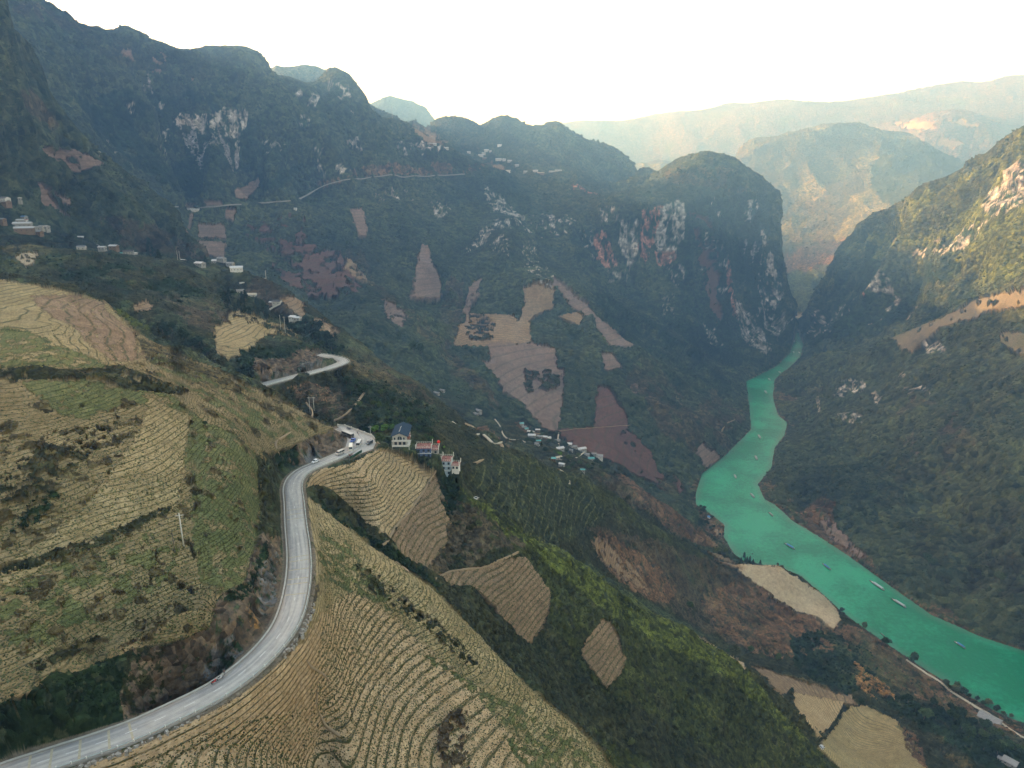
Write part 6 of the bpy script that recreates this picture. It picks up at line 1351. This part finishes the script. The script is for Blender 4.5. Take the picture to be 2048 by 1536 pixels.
for (px, py, h, k, lab, rng) in (
 (752,868,20,'bright','bright green tree at the back of the car park left of the guest house',(340,480)), (770,866,19,'bright','bright green tree just left of the slate-roofed house, rear one',(340,480)), (784,862,17,'bright','bright green tree touching the slate roof on its left side',(340,480)), (762,890,24,'mid','large dark green tree between the car park and the slate-roofed house',(340,420)), (778,893,18,'dark','dark tree hard against the left wall of the slate-roofed house',(340,420)),
 (852,888,16,'mid','green tree behind the blue cafe terrace',(370,520)), (862,886,15,'bright','bright bush behind the grey cafe wing',(370,520)), (863,922,13,'dark','dark tree between the blue cafe and the pale-blue cafe',(330,420)), (835,912,12,'dark','dark bush below the slate-roofed house',(330,420)), (884,899,8,'bright','light green bush behind the orange-red terrace',(370,520)),
 (1455,1106,12,'olive','single small tree on the brow left of the sandy headland',(700,960)), (1501,1306,15,'mid','round green tree on the bare brown slope, left one of the pair',(500,900)), (1557,1322,16,'mid','round green tree on the bare brown slope, right one of the pair',(500,900)), (1379,1215,14,'mid','lone green bush on the brown slope above the green crest',(440,800)), (1455,1305,8,'mid','small bush beside the sandy strip on the saddle',(440,800)),
 (1724,1412,16,'dark','dark bush at the top corner of the lower terraced field',(500,900)), (1585,1385,9,'dark','small dark bush at the edge of the pale lower field',(400,800)), (1683,1224,12,'dark','dark tree on the river bank below the sandy headland',(700,1000)), (1728,1258,15,'mid','feathery green tree on the river bank near the small skiff',(700,1000)), (1771,1290,15,'dark','dark tree on the bank beside the small skiff',(700,1000)), (1828,1326,18,'mid','tall tree at the upper end of the riverside path',(650,1000)),
 (1853,1122,16,'mid','pale green tree on the dark right-hand slope, left one',(900,1400)), (1860,1134,14,'mid','pale green tree on the dark right-hand slope, lower one',(900,1400)), (1999,1160,14,'mid','bright green tree alone on the dark right-hand slope',(900,1400)), (2044,1010,16,'mid','green tree at the right edge of the dark slope',(1000,1500)),
 (1263,1490,16,'olive','banana plant with broad leaves at the bottom of the green slope',(200,420)), (828,706,20,'mid','round green tree on the slope beyond the upper bend, left one',(560,1500)), (842,708,22,'mid','round green tree on the slope beyond the upper bend, right one',(560,1500)), (1120,912,9,'bright','light green bush at the edge of the riverside village',(600,1000)), (411,852,8,'dark','dark bush alone in the terraced field above the near road',(230,420)),
 (304,524,34,'pine','tallest dark tree beside the hamlet, above the ridge',(850,1400)), (290,522,26,'pine','dark tree left of the tallest tree beside the hamlet',(850,1400)), (320,528,22,'pine','dark tree right of the tallest tree beside the hamlet',(850,1400)), (412,532,16,'pine','dark conifer in the gap between the upper village houses',(850,1300)), (1720,450,0,'','',(0,0))):
    if k: tree(px, py, h, k, lab, None, rng)
def grove(n, poly, hp, kinds, lab, group, rng, seed=1):
    r_ = random.Random(seed); xs = [a for a, b in poly]; ys = [b for a, b in poly]; c = 0; tries = 0
    while c < n and tries < n*30:
        tries += 1; x = r_.uniform(min(xs), max(xs)); y = r_.uniform(min(ys), max(ys))
        if not inpoly(np.array([x]), np.array([y]), poly)[0]: continue
        tree(x, y, r_.uniform(*hp), r_.choice(kinds), lab, group, rng); c += 1
grove(9, [(1480,1116),(1522,1124),(1522,1129),(1480,1126)], (11,17), ['pine'], 'small dark conifer in the row on the brow of the sandy headland', 'conifers on the sandy headland', (800,960))
grove(34, [(436,592),(480,596),(520,612),(540,628),(535,642),(500,636),(450,622)], (14,22), ['pine'], 'dark pine in the wood below the upper village', 'pines below the upper village', (640,1000))
grove(30, [(560,655),(610,648),(650,662),(690,700),(680,714),(640,700),(590,680)], (12,18), ['pine', 'dark'], 'dark tree in the wood above the upper bend', 'trees in the wood above the upper bend', (600,900))
grove(16, [(315,646),(345,662),(400,690),(420,715),(400,712),(360,690),(320,668)], (12,20), ['dark', 'pine'], 'dark tree in the row behind the crest of the terraced hill', 'trees behind the terraced crest', (480,760))
grove(30, [(1045,858),(1110,880),(1150,905),(1205,925),(1215,945),(1150,945),(1100,925),(1050,885)], (7,12), ['dark', 'mid'], 'green tree among the roofs of the village above the river', 'trees in the village above the river', (650,1250))
grove(32, [(690,752),(760,775),(840,818),(880,850),(860,872),(800,850),(730,840),(690,800)], (9,16), ['dark', 'mid'], 'dark bushy tree on the slope behind the guest house', 'bushy trees behind the guest house', (400,640))
grove(34, [(1800,1400),(1900,1418),(1960,1455),(2010,1480),(2048,1500),(2048,1530),(1990,1510),(1930,1480),(1850,1440)], (13,22), ['dark', 'mid', 'dark'], 'green tree in the belt below the large grey-roofed house', 'trees in the belt at lower right', (520,900))
grove(14, [(1850,1340),(1900,1372),(1960,1402),(2040,1445),(2048,1452),(2000,1432),(1900,1382)], (8,14), ['dark', 'olive'], 'small tree between the riverside path and the water', 'trees along the riverside path', (650,1000))
grove(8, [(838,916),(858,922),(872,945),(880,960),(868,956),(850,935)], (8,12), ['dark', 'mid'], 'dark tree directly below the cafe terraces', 'trees directly below the cafe terraces', (330,420), 3)
grove(16, [(883,955),(915,965),(925,1000),(905,1030),(890,1000)], (8,14), ['dark'], 'dark bushy tree in the gully below the cafe row', 'trees below the cafe row', (300,440))
grove(12, [(1395,1005),(1420,1030),(1452,1070),(1440,1078),(1405,1045)], (6,10), ['dark'], 'dark tree on the left river bank by the small shelter', 'trees by the river shelter', (850,1300))
grove(10, [(1590,1290),(1650,1280),(1720,1310),(1700,1380),(1620,1360)], (7,12), ['dark'], 'dark bush on the darker patch above the orange scar', 'bushes above the orange scar', (600,900))
for _l in PROTO.values():
    for _t in _l:
        if _t.name not in used_t:
            for _c in list(_t.children): bpy.data.objects.remove(_c)
            bpy.data.objects.remove(_t)
log('trees', NT)
# ------------------------------------------------------------------ scrub on the slopes: uncountable, one object
def scatter_blobs(name, idx, size, cols, seed, squash=.75, faces='ico'):
    rs_ = np.random.RandomState(seed); n = len(idx)
    ph = (1+5**.5)/2; B = np.array([(-1, ph, 0), (1, ph, 0), (-1, -ph, 0), (1, -ph, 0), (0, -1, ph), (0, 1, ph), (0, -1, -ph), (0, 1, -ph), (ph, 0, -1), (ph, 0, 1), (-ph, 0, -1), (-ph, 0, 1)], np.float32)/1.9
    Fi = np.array([(0, 11, 5), (0, 5, 1), (0, 1, 7), (0, 7, 10), (0, 10, 11), (1, 5, 9), (5, 11, 4), (11, 10, 2), (10, 7, 6), (7, 1, 8), (3, 9, 4), (3, 4, 2), (3, 2, 6), (3, 6, 8), (3, 8, 9), (4, 9, 5), (2, 4, 11), (6, 2, 10), (8, 6, 7), (9, 8, 1)], np.int32)
    V = B[None]*(1+.35*rs_.randn(n, 12, 1).astype(np.float32)); V[..., 2] *= squash
    a = rs_.rand(n)*6.28; ca_, sa = np.cos(a)[:, None], np.sin(a)[:, None]; x = V[..., 0]*ca_-V[..., 1]*sa; y = V[..., 0]*sa+V[..., 1]*ca_
    asp = .8+.5*rs_.rand(n)
    V = np.stack([x*asp[:, None], y, V[..., 2]], -1)*size[:, None, None]
    C = np.stack([X2.ravel()[idx], Y2.ravel()[idx], Z2.ravel()[idx]], -1); V = V+C[:, None, :]
    me = bpy.data.meshes.new(name); nv = n*12; me.vertices.add(nv); me.vertices.foreach_set('co', V.astype(np.float32).ravel())
    F = (Fi[None]+np.arange(n, dtype=np.int32)[:, None, None]*12).reshape(-1, 3)
    me.loops.add(F.size); me.loops.foreach_set('vertex_index', F.ravel().astype(np.int32)); me.polygons.add(len(F)); me.polygons.foreach_set('loop_start', np.arange(0, F.size, 3, dtype=np.int32))
    at = me.attributes.new('tint', 'FLOAT_COLOR', 'POINT'); c4 = np.ones((nv, 4), np.float32); c4[:, :3] = np.repeat(cols, 12, 0); at.data.foreach_set('color', c4.ravel())
    me.update(calc_edges=True)
    if name not in MATS:
        m, nt, bs = new_mat(name+' foliage'); L = nt.links.new; q = N(nt, 'ShaderNodeAttribute', attribute_name='tint'); g = N(nt, 'ShaderNodeNewGeometry'); n_ = N(nt, 'ShaderNodeTexNoise'); n_.inputs['Scale'].default_value = 1.1; n_.inputs['Detail'].default_value = 3; L(g.outputs['Position'], n_.inputs['Vector'])
        s_ = N(nt, 'ShaderNodeVectorMath', operation='SCALE'); L(q.outputs['Color'], s_.inputs[0]); L(mathn(nt, 'MULTIPLY_ADD', n_.outputs[0], 1.4, .3), s_.inputs['Scale']); L(s_.outputs[0], bs.inputs['Base Color']); bs.inputs['Roughness'].default_value = .95; bs.inputs['Specular IOR Level'].default_value = .1
        MATS[name] = m
    me.materials.append(MATS[name]); o = bpy.data.objects.new(name, me); COL.objects.link(o); o['kind'] = 'stuff'; return o
rs0 = np.random.RandomState(3)
inview = (PX > -250) & (PX < 2300) & (PY > -200) & (PY < 1750)
hp = [(a, b, c_) for _k, (_d, _r, ll) in VILL.items() for (a, b, c_, _c) in ll]+[(800, 885, 50), (850, 905, 30), (885, 930, 34), (872, 784, 14), (957, 823, 16), (1979, 1440, 34), (2020, 1528, 26), (386, 420, 24)]
clear = np.zeros(shape, bool)
for a, b, c_ in hp:
    mm_ = (np.abs(PX-a) < c_*.8+3) & (PY > b-c_*.6-2) & (PY < b+7+c_*.3); clear |= mm_
scr = (~clear) & (dirt < .5) & ((rows < .05) | TG) & ~(TG & (TGF > .80)) & (FLAT < .05) & (Z2 > WZ+1) & inview & (rk < .3)
dens = fbm(X, Y, Zm*.4, 1.0, 1)
def pick(mask, n, seed):
    i = np.nonzero(mask.ravel())[0]; r_ = np.random.RandomState(seed); w8 = (RHO.ravel()[i]*0+1.0); return r_.choice(i, min(n, len(i)), replace=False)
vegn = fbm(X, Y, Zm*.35, 90, 3, .6, seed=66)
tall = scr & (RHO > 900) & (vegn+g1*.5-veg*.7 > -.05); idx = pick(tall, 80000, 1); rr_ = RHO.ravel()[idx]
sz = rr_/FPX*(.85+1.9*rs0.rand(len(idx))**2.5); sz = np.minimum(sz, 8.0)
cc = np.array([.022, .040, .018], np.float32)[None]*(.5+1.6*rs0.rand(len(idx), 1).astype(np.float32)**1.5)+np.array([.018, .012, .003], np.float32)*rs0.rand(len(idx), 1)
litg = (ca.reshape(-1, 3)[idx]+cb.reshape(-1, 3)[idx])*.5; cc = cc*.55+litg*.45*(.6+.8*rs0.rand(len(idx), 1))
scatter_blobs('hillside_scrub', idx, sz.astype(np.float32), cc.astype(np.float32), 11)
nearm = scr & (RHO <= 900) & (rough > .45); idx = pick(nearm, 60000, 2); rr_ = RHO.ravel()[idx]
sz = rr_/FPX*(.7+1.5*rs0.rand(len(idx))**3)*(1+1.4*(rough.ravel()[idx] > 1.2)*rs0.rand(len(idx))); lit = (ca.reshape(-1, 3)[idx]*.6+cb.reshape(-1, 3)[idx]*.4)*(.45+1.0*rs0.rand(len(idx), 1)); 
scatter_blobs('slope_grass', idx, sz.astype(np.float32)*1.0, lit.astype(np.float32), 12, squash=.8)
# plants in the cultivated rows and weeds along the terrace edges
fr4 = ROWC*4-np.floor(ROWC*4)
inF = (rows > .5) & (RHO < 420) & inview & (FLAT < .05)
m4 = inF & (np.abs(fr4-.5) < .16) & (np.abs(ROWC-np.floor(ROWC)) < .92); ii = np.nonzero(m4.ravel())[0]
gs = .62; key = (np.floor(X2.ravel()[ii]/gs).astype(np.int64)*100003+np.floor(Y2.ravel()[ii]/gs).astype(np.int64))*4001+np.floor(ROWC.ravel()[ii]*4).astype(np.int64)
_, ui = np.unique(key, return_index=True); idx = ii[ui]; idx = rs0.choice(idx, min(len(idx), 42000), replace=False)
scatter_blobs('crop_plants', idx, (.16+.12*rs0.rand(len(idx))).astype(np.float32), (np.array([.085, .095, .038])*(.5+1.1*rs0.rand(len(idx), 1))).astype(np.float32), 13, squash=.9)
frr = ROWC-np.floor(ROWC); mw = inF & ((frr > .90) | (frr < .05)) & (rsp > 1.0) & (g2+g1*.4 > -.35); idx = pick(mw, 15000, 4)
scatter_blobs('terrace_weeds', idx, (RHO.ravel()[idx]/FPX*(.6+.9*rs0.rand(len(idx))**2)).astype(np.float32), (np.array([.065, .068, .025])*(.5+1.2*rs0.rand(len(idx), 1))).astype(np.float32), 14, squash=.8)
log('scrub')

# ------------------------------------------------------------------ haze: the valley air
def haze():
    bm = bmesh.new(); bmesh.ops.create_cube(bm, size=1.0); me = bpy.data.meshes.new('haze'); 
    lo = Vector((-22000, -3000, -1400)); hi = Vector((22000, 17000, 1240))
    for v in bm.verts: v.co = Vector([lo[i] if v.co[i] < 0 else hi[i] for i in range(3)])
    bm.to_mesh(me); bm.free()
    m = bpy.data.materials.new('valley air'); m.use_nodes = True; nt = m.node_tree; nt.nodes.remove(nt.nodes['Principled BSDF'])
    v = N(nt, 'ShaderNodeVolumePrincipled'); v.inputs['Color'].default_value = (.23, .51, 1, 1); v.inputs['Absorption Color'].default_value = (1, 1, 1, 1); v.inputs['Density'].default_value = HAZE_D; v.inputs['Anisotropy'].default_value = .3
    nt.links.new(v.outputs[0], nt.nodes['Material Output'].inputs['Volume'])
    me.materials.append(m); o = bpy.data.objects.new('haze', me); COL.objects.link(o); o['kind'] = 'stuff'
HAZE_D = 2.0e-4
haze()
log('done')
